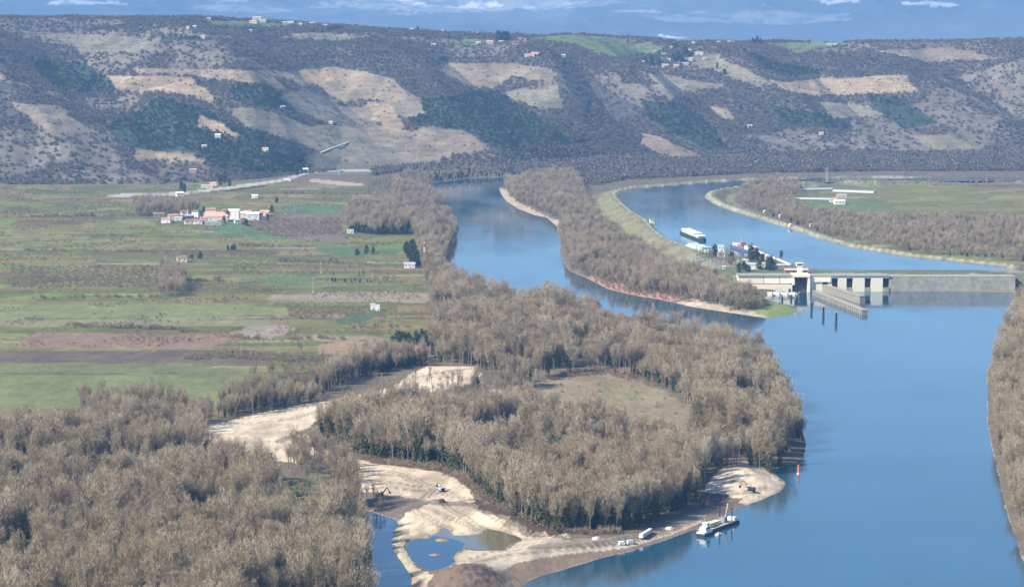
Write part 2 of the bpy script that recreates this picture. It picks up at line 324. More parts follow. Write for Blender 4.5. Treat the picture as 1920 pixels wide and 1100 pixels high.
# ground-level patches, each its own piece of the setting
FLAT = [
 ('farm_field', 'bright green strip of young crop beside the tree clump', (0.115,0.19,0.08), [(590,462),(760,466),(745,478),(650,480),(600,474)]),
 ('farm_field', 'reddish brown ploughed field at the left', (0.27,0.185,0.135), [(70,623),(333,627),(420,625),(455,634),(430,640),(390,652),(333,655),(20,652)]),
 ('farm_field', 'pale pinkish fallow field in the middle of the plain', (0.32,0.265,0.215), [(430,626),(470,612),(530,610),(556,617),(530,628),(510,634),(460,632)]),
 ('farm_field', 'reddish tan field beside the hedge', (0.34,0.235,0.155), [(590,648),(640,640),(800,648),(800,662),(700,668),(600,665)]),
 ('farm_field', 'yellow green meadow strip', (0.215,0.235,0.10), [(-260,572),(420,570),(540,578),(536,588),(400,595),(-260,600)]),
 ('farm_field', 'pale olive strip below the meadow', (0.235,0.235,0.125), [(-260,600),(400,598),(520,600),(500,612),(-260,612)]),
 ('farm_field', 'dark green ploughed wedge near the white boxes', (0.10,0.145,0.075), [(625,602),(660,588),(700,585),(735,578),(715,592),(675,606),(640,608)]),
 ('farm_field', 'pale brown track strip across the plain', (0.30,0.25,0.185), [(510,553),(800,550),(815,558),(800,568),(640,566),(500,562)]),
 ('farm_field', 'bright green lawn strip in the middle', (0.135,0.19,0.085), [(490,522),(590,515),(586,535),(500,534)]),
 ('farm_field', 'grass green field at the lower left', (0.17,0.185,0.09), [(-260,685),(333,684),(380,686),(470,698),(460,715),(380,720),(333,700),(-260,702)]),
 ('farm_field', 'olive green field at the lower left', (0.19,0.215,0.09), [(-260,702),(333,703),(430,722),(500,725),(520,745),(420,760),(-260,770)]),
 ('farm_field', 'dark brown scrubby strip', (0.15,0.12,0.09), [(-260,660),(333,658),(420,655),(520,660),(500,684),(333,680),(-260,682)]),
 ('farm_field', 'tan stubble strip', (0.29,0.25,0.165), [(548,628),(700,630),(735,638),(700,644),(560,638)]),
 ('farm_field', 'green pasture near the houses', (0.13,0.20,0.10), [(400,420),(540,415),(620,425),(640,445),(500,450),(400,440)]),
 ('farm_field', 'green strip beside the far hedge', (0.13,0.20,0.10), [(520,388),(640,388),(640,402),(530,402)]),
 ('farm_field', 'long brown ploughed strip under the clump', (0.20,0.165,0.13), [(430,402),(640,405),(650,455),(560,452),(450,416)]),
 ('farm_field', 'green strip beside the houses at the right', (0.15,0.20,0.09), [(1510,378),(1620,376),(1680,396),(1560,402),(1515,392)]),
 ('country_road', 'grey road along the foot of the hills', (0.40,0.37,0.34), [(333,366),(400,358),(470,350),(520,342),(560,332),(575,325),(640,322),(700,324),(700,328),(640,326),(585,329),(530,346),(470,355),(400,363),(333,371),(200,374),(200,369)]),
 ('country_road', 'pale lane crossing to the river', (0.38,0.32,0.25), [(585,340),(640,346),(680,350),(680,355),(630,353),(580,346)]),
 ('sand_flat', 'pale dry sand plain behind the left wood', SAND, [(330,812),(415,793),(480,776),(560,761),(640,748),(700,735),(740,725),(770,700),(800,688),(890,686),(905,700),(880,722),(820,735),(760,745),(690,765),(640,785),(590,792),(574,812),(592,850),(560,868),(520,865),(500,850),(420,860),(330,850)]),
 ('sand_flat', 'grey brown track across the sand plain', TRACK, [(515,826),(570,806),(640,787),(640,791),(575,812),(520,832)]),
 ('beach', 'broad pale sand beach with wheel tracks', SAND, [(600,850),(640,852),(700,870),(760,876),(815,886),(850,903),(878,925),(900,950),(945,968),(1000,990),(1060,1005),(1075,1016),(1000,1016),(960,1006),(912,986),(905,1000),(850,1004),(842,990),(815,1001),(770,1008),(745,1000),(748,975),(742,960),(700,948),(680,930),(672,905),(650,888),(610,870)]),
 ('beach', 'lower beach between pond and river', SAND2, [(850,1045),(858,1034),(872,1026),(900,1031),(942,1031),(962,1019),(985,1011),(1040,1016),(1075,1016),(1160,1012),(1230,1000),(1300,975),(1345,955),(1372,952),(1372,958),(1345,974),(1310,990),(1270,1003),(1190,1030),(1105,1052),(1060,1066),(1010,1080),(940,1112),(900,1100),(850,1060)]),
 ('haul_road', 'grey brown haul road along the wood edge', TRACK, [(870,940),(900,948),(960,975),(1030,1002),(1070,1009),(1140,1008),(1210,996),(1260,980),(1310,955),(1340,945),(1355,950),(1320,968),(1270,988),(1230,1002),(1180,1013),(1120,1022),(1040,1030),(985,1028),(1000,1020),(1070,1016),(1010,1002),(940,975),(885,950)]),
 ('haul_road', 'dark track across the sand beach', TRACK, [(665,925),(700,930),(780,936),(870,938),(885,946),(860,949),(780,946),(700,948),(670,938)]),
 ('mud_flat', 'dark grey brown churned mud at the head of the side channel', (0.155,0.13,0.11), [(660,925),(715,928),(760,936),(805,946),(790,958),(765,962),(748,972),(705,952),(670,948)]),
 ('earth_bank', 'brown earth bank at the wood edge, its shade side painted dark', SHADED_DIRT, [(880,935),(900,936),(960,960),(1010,985),(1060,1000),(1045,1004),(1000,992),(940,966),(895,950)]),  # brown earth, darkened further to paint in the bank's shade side
 ('earth_bank', 'brown rough bank along the river', (0.21,0.155,0.115), [(1100,1030),(1180,1018),(1240,1002),(1300,980),(1360,955),(1376,956),(1345,974),(1310,990),(1230,1018),(1150,1040),(1060,1066),(1000,1083),(940,1112),(925,1085),(960,1060),(1020,1045)]),
 ('earth_mound', 'large brown mound of brushwood at the water edge', (0.165,0.12,0.092), [(770,1130),(800,1085),(830,1062),(870,1050),(910,1062),(945,1090),(950,1140),(900,1170),(820,1170)]),
 ('isthmus', 'narrow sand strip between the two pools', (0.46,0.40,0.28), [(740,978),(765,995),(760,1020),(775,1050),(800,1075),(812,1100),(795,1110),(770,1085),(738,1045),(730,1010)]),
 ('beach', 'small sand bar rising from the pond', SAND2, [(808,1006),(826,1003),(845,1006),(842,1011),(815,1011)]),
 ('sand_spit', 'pale sand spit with a heap', SAND, [(1322,918),(1335,898),(1360,880),(1395,870),(1430,875),(1450,884),(1475,905),(1462,922),(1420,942),(1385,952),(1375,945),(1390,935),(1370,926),(1340,924)]),
 ('earth_bank', 'brown muddy bank beside the spit', (0.19,0.145,0.115), [(1330,948),(1370,930),(1395,935),(1385,950),(1350,970),(1320,972)]),
 ('meadow', 'pale dry meadow enclosed by the island wood', MEADOW, [(985,740),(1000,722),(1060,708),(1130,702),(1200,718),(1260,740),(1292,765),(1305,800),(1290,850),(1200,845),(1100,825),(1000,800),(960,780),(965,750)]),
 ('meadow', 'greener strip of the island meadow', (0.225,0.21,0.115), [(1120,722),(1180,728),(1230,745),(1180,752),(1120,742)]),
 ('meadow', 'pink brown rough strip above the island meadow', (0.25,0.165,0.13), [(1000,722),(1060,700),(1130,690),(1180,700),(1200,716),(1130,704),(1060,710)]),
 ('glade', 'bright grass glade in the left wood', (0.15,0.165,0.08), [(505,900),(600,890),(618,950),(610,995),(550,1000),(520,965)]),
 ('glade', 'bright grass at the pool edge', (0.22,0.29,0.07), [(660,1075),(715,1080),(720,1105),(670,1110)]),
 ('river_bank', 'grass point at the tip of the middle island', (0.19,0.235,0.08), [(1385,582),(1420,574),(1436,560),(1456,566),(1492,573),(1497,584),(1480,592),(1442,598),(1400,592)]),
 ('river_bank', 'pale stony shore of the middle island', (0.40,0.33,0.25), [(930,350),(948,352),(972,378),(1015,400),(1050,412),(1045,425),(1000,406),(960,390),(935,365)]),
 ('river_bank', 'stony and red brown shore of the middle island', (0.36,0.21,0.17), [(1110,505),(1165,515),(1280,548),(1290,560),(1230,560),(1150,545),(1100,524)]),
 ('river_bank', 'pale sandy shore near the island tip', (0.42,0.36,0.27), [(1270,562),(1300,560),(1400,578),(1445,592),(1440,599),(1380,592),(1290,577),(1255,568)]),
]
for e in list(FLAT): pass
# ------------------------------------------------------------------ the terrain sheet, cut into pieces of setting
def build_ground():
    us = np.concatenate([np.linspace(-500, -10, 34)[:-1], np.linspace(-10, 1930, 830), np.linspace(1930, 2420, 34)[1:]])
    v = np.arange(1667, 283, -2.25)
    ys = np.concatenate([1.5e6 / v, np.linspace(5310, 7300, 260), np.linspace(7300, 8300, 30)[1:], np.geomspace(8350, 16000, 14), np.linspace(16400, 20000, 8), np.linspace(20100, 33000, 170)])
    U, Yg = np.meshgrid(us, ys)
    X = (U - 960) / 5000 * Yg
    nr, nc = U.shape
    H, sd, cd, t, u, pd = terrain(X, Yg)
    px, py = to_px(X, Yg, H)
    # colours
    n1 = fbm(X / 40, Yg / 60, 21, 4); n2 = fbm(X / 6, Yg / 9, 22, 3)
    col = np.empty((nr, nc, 3)); col[:] = SCRUB
    cls = np.zeros((nr, nc), np.int32)
    names = [('floodplain', 'rough brown ground under the trees'), ('farmland', 'patchwork of narrow orchard and crop strips'), ('hillside', 'wooded hillside with terraced vineyards'),
             ('mountains', 'distant blue mountains with streaks of snow'), ('canal_embankment', 'grassy levee with a pale track on its crest'), ('river_bed', 'bed and margins of the river'), ('plateau', 'rolling plateau behind the ridge')]
    # strips of farmland
    rs = np.random.RandomState(7)
    farm = WP([(-500,346),(560,346),(700,352),(745,380),(780,440),(790,500),(805,560),(812,640),(700,690),(560,740),(430,775),(330,800),(-200,830),(-500,830)], 3.5)
    right = WP([(1395,350),(1600,343),(2400,343),(2600,700),(2300,1600),(2050,1400),(1990,1150),(1925,950),(1892,800),(1890,700),(1912,620),(1925,500),(1700,470),(1584,448)], 6)
    fm = inside(X, Yg, farm) | inside(X, Yg, right)
    edges = [1900.0]
    while edges[-1] < 5600: edges.append(edges[-1] + rs.uniform(14, 66) * (1 if edges[-1] < 3500 else 1.5))
    edges = np.array(edges)
    Ys = Yg - 0.05 * X + 6 * (fbm(X / 200, Yg / 200, 77, 2) - 0.5)
    band = np.searchsorted(edges, Ys)
    off = rs.uniform(0, 400, len(edges) + 2); wid = rs.uniform(90, 330, len(edges) + 2)
    cell = np.floor((X + off[band]) / wid[band] + 0.15 * (Ys - edges[0]) / 300).astype(int)
    pal = np.array([(0.215,0.19,0.14), (0.175,0.19,0.105), (0.215,0.235,0.115), (0.14,0.205,0.085), (0.18,0.16,0.12), (0.215,0.22,0.135), (0.16,0.18,0.11), (0.25,0.225,0.15), (0.155,0.185,0.10), (0.20,0.215,0.12)])
    key = (band * 131 + cell * 17) % 9973
    perm = rs.randint(0, len(pal), 9973)
    fc = pal[perm[key]] * np.array((0.93, 0.84, 0.60))
    rows = 0.86 + 0.28 * (np.sin(Ys * 1.05 + 0.6 * perm[key]) > 0.0) * (perm[key] % 3 == 0)
    fc = fc * rows[..., None]
    de = Ys - edges[np.clip(band - 1, 0, len(edges) - 1)]
    kk = (band * 7) % 5
    fc = np.where(((de < 6) & (kk == 0))[..., None], (0.095, 0.10, 0.065), fc); fc = np.where(((de < 5) & (kk == 2))[..., None], (0.27, 0.24, 0.17), fc)
    col[fm] = fc[fm]; cls[fm] = 1
    m = sd < 0.2; cls[m] = 5; col[m] = (0.30, 0.25, 0.18)
    m = (cd < 48) & (H > 4.2) & (Yg < 6100); cls[m] = 4
    cw = cd + (n2 - 0.5) * 5 + (n1 - 0.5) * 6
    slope_c = np.where((n1 > 0.5)[..., None], (0.21, 0.215, 0.115), (0.20, 0.18, 0.115)) * (0.8 + 0.4 * n2)[..., None]
    c = np.where((((cw > 5) & (cw < 9.5)))[..., None], (0.36, 0.34, 0.265), slope_c)
    c = np.where(((cw > 0) & (cw < 5))[..., None], (0.24, 0.25, 0.16), c)
    col[m] = c[m]
    m = (pd < 2); cls[m] = 4; col[m] = np.where((n1 > 0.55)[..., None], (0.28, 0.27, 0.22), (0.13, 0.155, 0.085))[m]
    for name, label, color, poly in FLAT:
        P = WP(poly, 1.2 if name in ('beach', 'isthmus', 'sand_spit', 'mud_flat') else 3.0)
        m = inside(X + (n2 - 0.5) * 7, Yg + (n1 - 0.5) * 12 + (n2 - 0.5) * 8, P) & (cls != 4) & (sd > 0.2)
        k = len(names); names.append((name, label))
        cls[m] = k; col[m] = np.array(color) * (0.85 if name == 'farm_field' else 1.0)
    # wheel ruts and damp patches on the sand
    sandm = np.isin(cls, [i for i, nme in enumerate(names) if nme[0] in ('beach', 'sand_flat', 'sand_spit')])
    cx, cy = W(640, 905, 2)
    arc = np.hypot((X - cx) * 1.0, (Yg - cy) * 0.33 - 40)
    rut = (np.sin(arc * 1.9 + 9 * n1) > 0.80) & (vnoise(X / 14, Yg / 60, 71) > 0.62)
    damp = sstep(0.50, 0.70, fbm(X / 18, Yg / 45, 33, 4))
    sc = 1 - 0.10 * rut - 0.30 * damp
    RUTS = [[(662,918),(740,915),(800,925),(880,938)], [(672,900),(760,908),(830,925),(875,937)], [(680,885),(760,895),(800,912),(845,928)], [(740,885),(790,900),(812,920),(800,935),(760,940)],
            [(700,925),(780,948),(860,975),(930,1000),(1010,1010)], [(880,945),(930,975),(990,998),(1070,1012)], [(830,940),(850,960),(900,985),(960,1008)], [(770,945),(790,965),(850,985)], [(860,1050),(950,1035),(1040,1030),(1130,1018),(1200,1005)],
            [(870,1062),(960,1045),(1060,1034),(1150,1020)], [(340,808),(480,795),(560,785),(640,760)], [(430,790),(520,778),(600,762),(700,740)], [(520,845),(560,820),(600,800),(680,778)], [(1340,900),(1390,905),(1430,925)], [(1350,915),(1400,922),(1440,912)], [(780,710),(830,700),(890,692)]]
    q = np.nonzero(sandm | np.isin(cls, [i for i, nme in enumerate(names) if nme[0] == 'haul_road'])); sx = X[q] + (n1[q] - .5) * 8; sy = Yg[q] + (n1[q] - .5) * 20; rd = np.full(sx.shape, 99.0)
    for line in RUTS:
        Pl = WP(line, 2.0)
        for i in range(len(Pl) - 1):
            vx, vy = Pl[i + 1] - Pl[i]; L2 = vx * vx + vy * vy
            tt = np.clip(((sx - Pl[i][0]) * vx + (sy - Pl[i][1]) * vy) / L2, 0, 1)
            rd = np.minimum(rd, np.hypot(sx - Pl[i][0] - tt * vx, sy - Pl[i][1] - tt * vy))
    rutf = 1 - 0.32 * (np.abs(rd - 1.6) < 0.9) - 0.08 * (rd < 5)
    col[q] *= rutf[:, None]
    col[sandm] *= sc[sandm][:, None]
    edge_d = np.clip(1 - sd / 5, 0, 1) * 0.35
    col[sandm] *= (1 - edge_d[sandm])[:, None]
    # hills
    hm = t > 0.0
    cls[hm] = 2
    wn_ = fbm(X / 220, Yg / 260, 55, 4)
    hc = np.empty((nr, nc, 3)); hc[:] = WOOD
    hc[wn_ > 0.56] = (0.17, 0.148, 0.125)
    hc[(wn_ < 0.36)] = (0.10, 0.10, 0.085)
    wx = px + (n1 - 0.5) * 14 + (n2 - .5) * 5; wy = py + (fbm(X / 70, Yg / 90, 57, 4) - 0.5) * 8
    for color, poly in HILL_PAINT:
        mm = inside(wx, wy, np.array(poly, float)); hc[mm] = color
    terr = 0.93 + 0.12 * (np.sin(H * 0.75 + 8 * n1) > 0.1)
    hc *= terr[..., None]
    rp = np.random.RandomState(4).uniform(0.80, 1.2, (997,))
    pw_ = X + 22 * n1; qw_ = Yg + 60 * n2 + 0.35 * X
    parcel = rp[((np.floor(pw_ / 74) * 31 + np.floor(qw_ / 150) * 57).astype(int)) % 997]
    patch = (0.87 + 0.26 * vnoise(X / 18, Yg / 40, 58)) * parcel
    hc *= patch[..., None]
    col[hm] = hc[hm]
    m = (Yg > YR * 1.02); cls[m] = 6; col[m] = WOOD
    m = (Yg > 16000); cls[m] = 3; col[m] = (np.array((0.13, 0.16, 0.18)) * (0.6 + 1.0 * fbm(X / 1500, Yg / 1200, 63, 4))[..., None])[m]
    SNOW = [(.22, [(600,4),(700,-3),(1100,-3),(1200,6),(1100,16),(960,22),(800,24),(680,16)]), (.15, [(1200,30),(1400,20),(1600,26),(1600,40),(1400,44),(1250,42)]), (.15, [(340,14),(480,8),(560,18),(440,24)]), (.7, [(742,-2),(790,1),(800,9),(850,13),(876,4),(905,5),(921,4),(944,14),(900,17),(850,18),(795,13),(745,4)]), (.45, [(984,14),(1008,12),(1018,18),(990,21)]), (.3, [(1058,10),(1100,1),(1098,8),(1070,14)]),
            (.3, [(1420,10),(1440,8),(1436,14)]), (.5, [(1515,-4),(1600,-4),(1620,4),(1560,5)]), (.25, [(718,26),(780,25),(792,30),(735,31)]), (.6, [(1225,64),(1262,66),(1292,74),(1250,72)]),
            (.55, [(1690,5),(1760,2),(1810,9),(1770,12),(1700,10)]), (.5, [(90,6),(180,2),(240,8),(190,11),(110,11)]), (.25, [(400,2),(455,0),(475,5),(410,7)]), (.25, [(1140,20),(1230,16),(1250,22),(1160,26)]), (.2, [(560,12),(620,8),(640,14),(580,17)])]
    sw = py + (fbm(X / 260, Yg / 500, 61, 4) - 0.5) * 14; sx_ = px + (fbm(X / 300, Yg / 300, 62, 3) - .5) * 40
    far_ = Yg > 16000; grain = sstep(0.35, 0.55, fbm(X / 130, Yg / 200, 64, 3))
    for k_, poly in SNOW:
        mm = far_ & inside(sx_, sw, np.array(poly, float)); sf = (min(1, k_ * 1.35) * (0.35 + 0.65 * grain[mm]))[:, None]
        col[mm] = col[mm] * (1 - sf) + np.array((0.85, 0.87, 0.9)) * sf
    col *= (0.90 + 0.2 * n2)[..., None]
    # mesh pieces
    co = np.stack([X, Yg, H], -1).reshape(-1, 3)
    colr = np.concatenate([np.clip(col, 0, 1), np.ones((nr, nc, 1))], -1).reshape(-1, 4)
    idx = np.arange(nr * nc).reshape(nr, nc)
    quads = np.stack([idx[:-1, :-1], idx[:-1, 1:], idx[1:, 1:], idx[1:, :-1]], -1).reshape(-1, 4)
    fcl = cls[:-1, :-1].reshape(-1)
    # smooth normals of the whole sheet
    dXu = np.gradient(co.reshape(nr, nc, 3), axis=1); dYu = np.gradient(co.reshape(nr, nc, 3), axis=0)
    N = np.cross(dXu, dYu).reshape(-1, 3); N /= np.linalg.norm(N, axis=1)[:, None] + 1e-12
    for k, (name, label) in enumerate(names):
        q = quads[fcl == k]
        if len(q) == 0: continue
        used, inv = np.unique(q, return_inverse=True)
        q2 = inv.reshape(-1, 4)
        me = bpy.data.meshes.new(name)
        me.vertices.add(len(used)); me.vertices.foreach_set('co', co[used].astype(np.float32).ravel())
        me.loops.add(q2.size); me.loops.foreach_set('vertex_index', q2.astype(np.int32).ravel())
        me.polygons.add(len(q2)); me.polygons.foreach_set('loop_start', np.arange(0, q2.size, 4, dtype=np.int32))
        me.polygons.foreach_set('use_smooth', np.ones(len(q2), bool))
        me.update(calc_edges=True)
        ca = me.color_attributes.new('cover', 'FLOAT_COLOR', 'POINT')
        ca.data.foreach_set('color', colr[used].astype(np.float32).ravel())
        me.normals_split_custom_set_from_vertices(N[used].tolist())
        me.materials.append(M_GROUND)
        o = bpy.data.objects.new(name, me); COL.objects.link(o)
        o['kind'] = 'structure'; o['label'] = label
build_ground()

def simple_mesh(name, verts, faces, material, kind=None, label=None, smooth=False):
    me = bpy.data.meshes.new(name); me.from_pydata([tuple(v) for v in verts], [], [tuple(f) for f in faces]); me.update()
    if material: me.materials.append(material)
    if smooth: me.polygons.foreach_set('use_smooth', np.ones(len(me.polygons), bool))
    o = bpy.data.objects.new(name, me); COL.objects.link(o)
    if kind: o['kind'] = kind
    if label: o['label'] = label
    return o
# wide base sheet that carries the country on beyond the modelled valley
simple_mesh('ground', [(-13000, -1500, -4), (13000, -1500, -4), (13000, 36000, -4), (-13000, 36000, -4)], [(0, 1, 2, 3)],
            mat('base_earth', (0.14, 0.14, 0.09), 0.95, 0.01), 'structure', 'open country beyond the valley')

M_RIVER = water_mat('river_water', (0.018, 0.075, 0.125), 0.05, 0.10, 0.22)
M_POND = water_mat('pond_water', (0.012, 0.040, 0.085), 0.04, 0.06, 0.3)
def water_sheet(name, P, z, grow, material, label):
    # rectangle around the outline; the banks rise through it and cut the shoreline
    x0, y0 = P.min(0) - grow; x1, y1 = P.max(0) + grow
    return simple_mesh(name, [(x0, y0, z), (x1, y0, z), (x1, y1, z), (x0, y1, z)], [(0, 1, 2, 3)], material, 'structure', label)
# river sheet: everything at level 0 except the pond box
def sheet(name, poly, z, material, label):
    me = bpy.data.meshes.new(name); bm = bmesh.new()
    f = bm.faces.new([bm.verts.new((x, y, z)) for x, y in poly])
    if f.normal.z < 0: f.normal_flip()
    bm.normal_update()
    bmesh.ops.triangulate(bm, faces=bm.faces[:])
    for f in bm.faces:
        if f.normal.z < 0: f.normal_flip()
    bm.to_mesh(me); bm.free(); me.materials.append(material)
    o = bpy.data.objects.new(name, me); COL.objects.link(o); o['kind'] = 'structure'; o['label'] = label
    return o
def grow_poly(P, g):
    A = 0.5 * np.sum(P[:, 0] * np.roll(P[:, 1], -1) - np.roll(P[:, 0], -1) * P[:, 1])
    s = 1 if A > 0 else -1
    d1 = P - np.roll(P, 1, 0); d2 = np.roll(P, -1, 0) - P
    n1 = np.stack([d1[:, 1], -d1[:, 0]], 1) * s; n2 = np.stack([d2[:, 1], -d2[:, 0]], 1) * s
    n1 /= np.linalg.norm(n1, axis=1)[:, None]; n2 /= np.linalg.norm(n2, axis=1)[:, None]
    n = n1 + n2; n /= np.maximum(np.linalg.norm(n, axis=1), 0.3)[:, None]
    return P + n * g
sheet('river', grow_poly(RIVER, 6), 0.0, M_RIVER, 'wide blue river with reflections of the woods')
sheet('canal', grow_poly(CANAL, 2.5), ZC, M_RIVER, 'blue headrace canal above the lock')
sheet('side_channel', grow_poly(CHANNEL, 5), 0.004, M_POND, 'deep blue side channel under the trees')
sheet('pond', grow_poly(POND, 3), 0.008, M_POND, 'still pond among the sand banks')
M_MUD = water_mat('muddy_water', (0.13, 0.12, 0.08), 0.08, 0.06, 0.3)
sheet('muddy_shallows', WP([(812,1003),(835,984),(856,1000),(905,998),(912,986),(945,994),(990,1011),(965,1021),(942,1034),(900,1034),(866,1028),(872,1018),(850,1010)]), 0.014, M_MUD, 'murky olive shallows at the right end of the pond')
sheet('inlet', grow_poly(INLET, 3), 0.006, M_POND, 'small dark inlet behind the spit')

# ------------------------------------------------------------------ trees
M_BARK = mat('bark', (0.24, 0.21, 0.175), 0.9, 0.7, rnd=0.2)
def twig_mat(name, c1, c2, c3):
    m = bpy.data.materials.new(name); m.use_nodes = True
    nt = m.node_tree; L = nt.links; b = nt.nodes['Principled BSDF']
    b.inputs['Roughness'].default_value = 0.9; b.inputs['Specular IOR Level'].default_value = 0.1
    oi = nt.nodes.new('ShaderNodeObjectInfo'); cr = nt.nodes.new('ShaderNodeValToRGB')
    e = cr.color_ramp.elements; e[0].color = (*c1, 1); e[1].color = (*c3, 1); n = e.new(0.5); n.color = (*c2, 1)
    nz = nt.nodes.new('ShaderNodeTexNoise'); nz.inputs['Scale'].default_value = 0.018; nz.inputs['Detail'].default_value = 2; L.new(oi.outputs['Location'], nz.inputs['Vector'])
    ms = nt.nodes.new('ShaderNodeMapRange'); ms.inputs['From Min'].default_value = 0.3; ms.inputs['From Max'].default_value = 0.7; L.new(nz.outputs['Fac'], ms.inputs['Value'])
    ad = nt.nodes.new('ShaderNodeMix'); ad.inputs[0].default_value = 0.5; L.new(oi.outputs['Random'], ad.inputs[2]); L.new(ms.outputs[0], ad.inputs[3])
    L.new(ad.outputs[0], cr.inputs[0]); L.new(cr.outputs[0], b.inputs['Base Color'])
    return m
M_TWIG = twig_mat('bare_twigs', (0.215, 0.18, 0.115), (0.385, 0.31, 0.21), (0.48, 0.42, 0.315))
M_TWIGD = twig_mat('brown_twigs', (0.20, 0.15, 0.105), (0.27, 0.205, 0.15), (0.28, 0.25, 0.16))
M_WILLOW = twig_mat('olive_twigs', (0.22, 0.20, 0.12), (0.26, 0.23, 0.14), (0.28, 0.25, 0.16))
M_IVY = twig_mat('ivy_leaves', (0.045, 0.065, 0.035), (0.07, 0.095, 0.045), (0.12, 0.135, 0.06))
M_EVG = twig_mat('evergreen_leaves', (0.035, 0.055, 0.040), (0.05, 0.072, 0.046), (0.065, 0.085, 0.052))
M_FARW = twig_mat('far_twigs', (0.115, 0.10, 0.092), (0.155, 0.135, 0.118), (0.205, 0.18, 0.15))

def tube_np(p0, p1, r0, r1, n=4):
    p0 = np.array(p0, float); p1 = np.array(p1, float); d = p1 - p0; d /= np.linalg.norm(d)
    a = np.cross(d, (0.3, 1, 0.2)); a /= np.linalg.norm(a); b = np.cross(d, a)
    vs = []
    for p, r in ((p0, r0), (p1, r1)):
        for i in range(n):
            th = 2 * math.pi * i / n; vs.append(p + r * (math.cos(th) * a + math.sin(th) * b))
    fs = [(i, (i + 1) % n, n + (i + 1) % n, n + i) for i in range(n)]
    return vs, fs
class Geo:
    def __init__(s): s.v = []; s.f = []; s.m = []
    def add(s, vs, fs, m=0):
        k = len(s.v); s.v.extend(vs); s.f.extend([tuple(i + k for i in f) for f in fs]); s.m.extend([m] * len(fs))
    def tris(s, P, m=0):   # P (n,3,3)
        k = len(s.v); s.v.extend(P.reshape(-1, 3).tolist()); n = len(P)
        s.f.extend([(k + 3 * i, k + 3 * i + 1, k + 3 * i + 2) for i in range(n)]); s.m.extend([m] * n)
    def mesh(s, name, mats):
        me = bpy.data.meshes.new(name); me.from_pydata([tuple(v) for v in s.v], [], s.f)
        for m in mats: me.materials.append(m)
        me.polygons.foreach_set('material_index', np.array(s.m, np.int32)); me.update()
        return me
def twigs(rs, centers, per, spread, L, w, up=1.5, outw=0.6):
    n = len(centers) * per
    c = np.repeat(np.array(centers), per, 0) + rs.normal(0, spread, (n, 3)) * (1, 1, 1.15)
    out = c.copy(); out[:, 2] = 0; out /= np.linalg.norm(out, axis=1)[:, None] + 1e-6
    d = out * outw + np.array((0, 0, up)) + rs.normal(0, 0.45, (n, 3)); d /= np.linalg.norm(d, axis=1)[:, None]
    l = rs.uniform(*L, (n, 1)); side = np.cross(d, rs.normal(0, 1, (n, 3))); side /= np.linalg.norm(side, axis=1)[:, None] + 1e-6
    ww = rs.uniform(*w, (n, 1)) * side
    return np.stack([c - ww / 2, c + ww / 2, c + d * l], 1)
def leaves(rs, centers, per, spread, size):
    n = len(centers) * per
    c = np.repeat(np.array(centers), per, 0) + rs.normal(0, spread, (n, 3))
    P = c[:, None, :] + rs.normal(0, 1, (n, 3, 3)) * rs.uniform(*size, (n, 1, 1))
    return P

def make_bare(seed, h=22.0, wide=1.0, ivy=False, per=25, limbs=11):
    rs = np.random.RandomState(seed); T = Geo(); C = Geo(); I = Geo()
    lean = rs.normal(0, 0.5, 2)
    prev = np.array((0, 0, -0.6)); pts = [prev]
    for k in range(1, 5):
        pts.append(np.array((lean[0] * k * .25 + rs.normal(0, .15), lean[1] * k * .25 + rs.normal(0, .15), h * 0.88 * k / 4)))
    rr = [0.36, 0.28, 0.2, 0.12, 0.04]
    for k in range(4): T.add(*tube_np(pts[k], pts[k + 1], rr[k], rr[k + 1], 5))
    cent = []
    for i in range(limbs):
        z0 = h * rs.uniform(0.22, 0.62); a = i * 2.4 + rs.uniform(-.5, .5)
        p0 = np.array((pts[-1][0] * z0 / h, pts[-1][1] * z0 / h, z0))
        rad = wide * rs.uniform(2.0, 4.6) * (1.15 - 0.5 * z0 / h); z1 = min(h * rs.uniform(0.62, 1.0), h)
        p1 = np.array((math.cos(a) * rad, math.sin(a) * rad, z1)); pm = (p0 + p1) / 2 + np.array((math.cos(a) * rad * .18, math.sin(a) * rad * .18, -h * .02))
        T.add(*tube_np(p0, pm, 0.15, 0.10, 3)); T.add(*tube_np(pm, p1, 0.10, 0.03, 3))
        for t in np.linspace(0.35, 1.0, 6):
            q = p0 * (1 - t) ** 2 + 2 * pm * t * (1 - t) + p1 * t * t
            cent.append(q + rs.normal(0, 0.5, 3))
    for t in np.linspace(0.6, 1, 5): cent.append(pts[2] * (1 - t) + np.array((lean[0], lean[1], h * 0.97)) * t)
    C.tris(twigs(rs, cent, per, 0.62 * wide ** .5, (0.8, 2.0), (0.07, 0.18)))
    if ivy:
        ic = [(rs.normal(0, .4), rs.normal(0, .4), z) for z in np.linspace(0.5, h * 0.72, 26)]
        for i in range(10):
            q = cent[rs.randint(len(cent))]; ic.append((q[0] * .7, q[1] * .7, q[2] * rs.uniform(.45, .9)))
        I.tris(leaves(rs, ic, 14, 0.75, (0.3, 0.55)))
    return T, C, I
def make_evergreen(seed, h=10.0, r=3.2):
    rs = np.random.RandomState(seed); T = Geo(); C = Geo()
    T.add(*tube_np((0, 0, -.5), (0, 0, h * .6), 0.3, 0.12, 5))
    cent = []
    for i in range(44):
        z = rs.uniform(0.12, 1.0); rad = r * math.sin(math.pi * min(1, z * .8 + .14)) * rs.uniform(.35, 1); a = rs.uniform(0, 6.3)
        cent.append((math.cos(a) * rad, math.sin(a) * rad, z * h))
    C.tris(leaves(rs, cent, 12, 0.55, (0.32, 0.6)))
    return T, C, Geo()
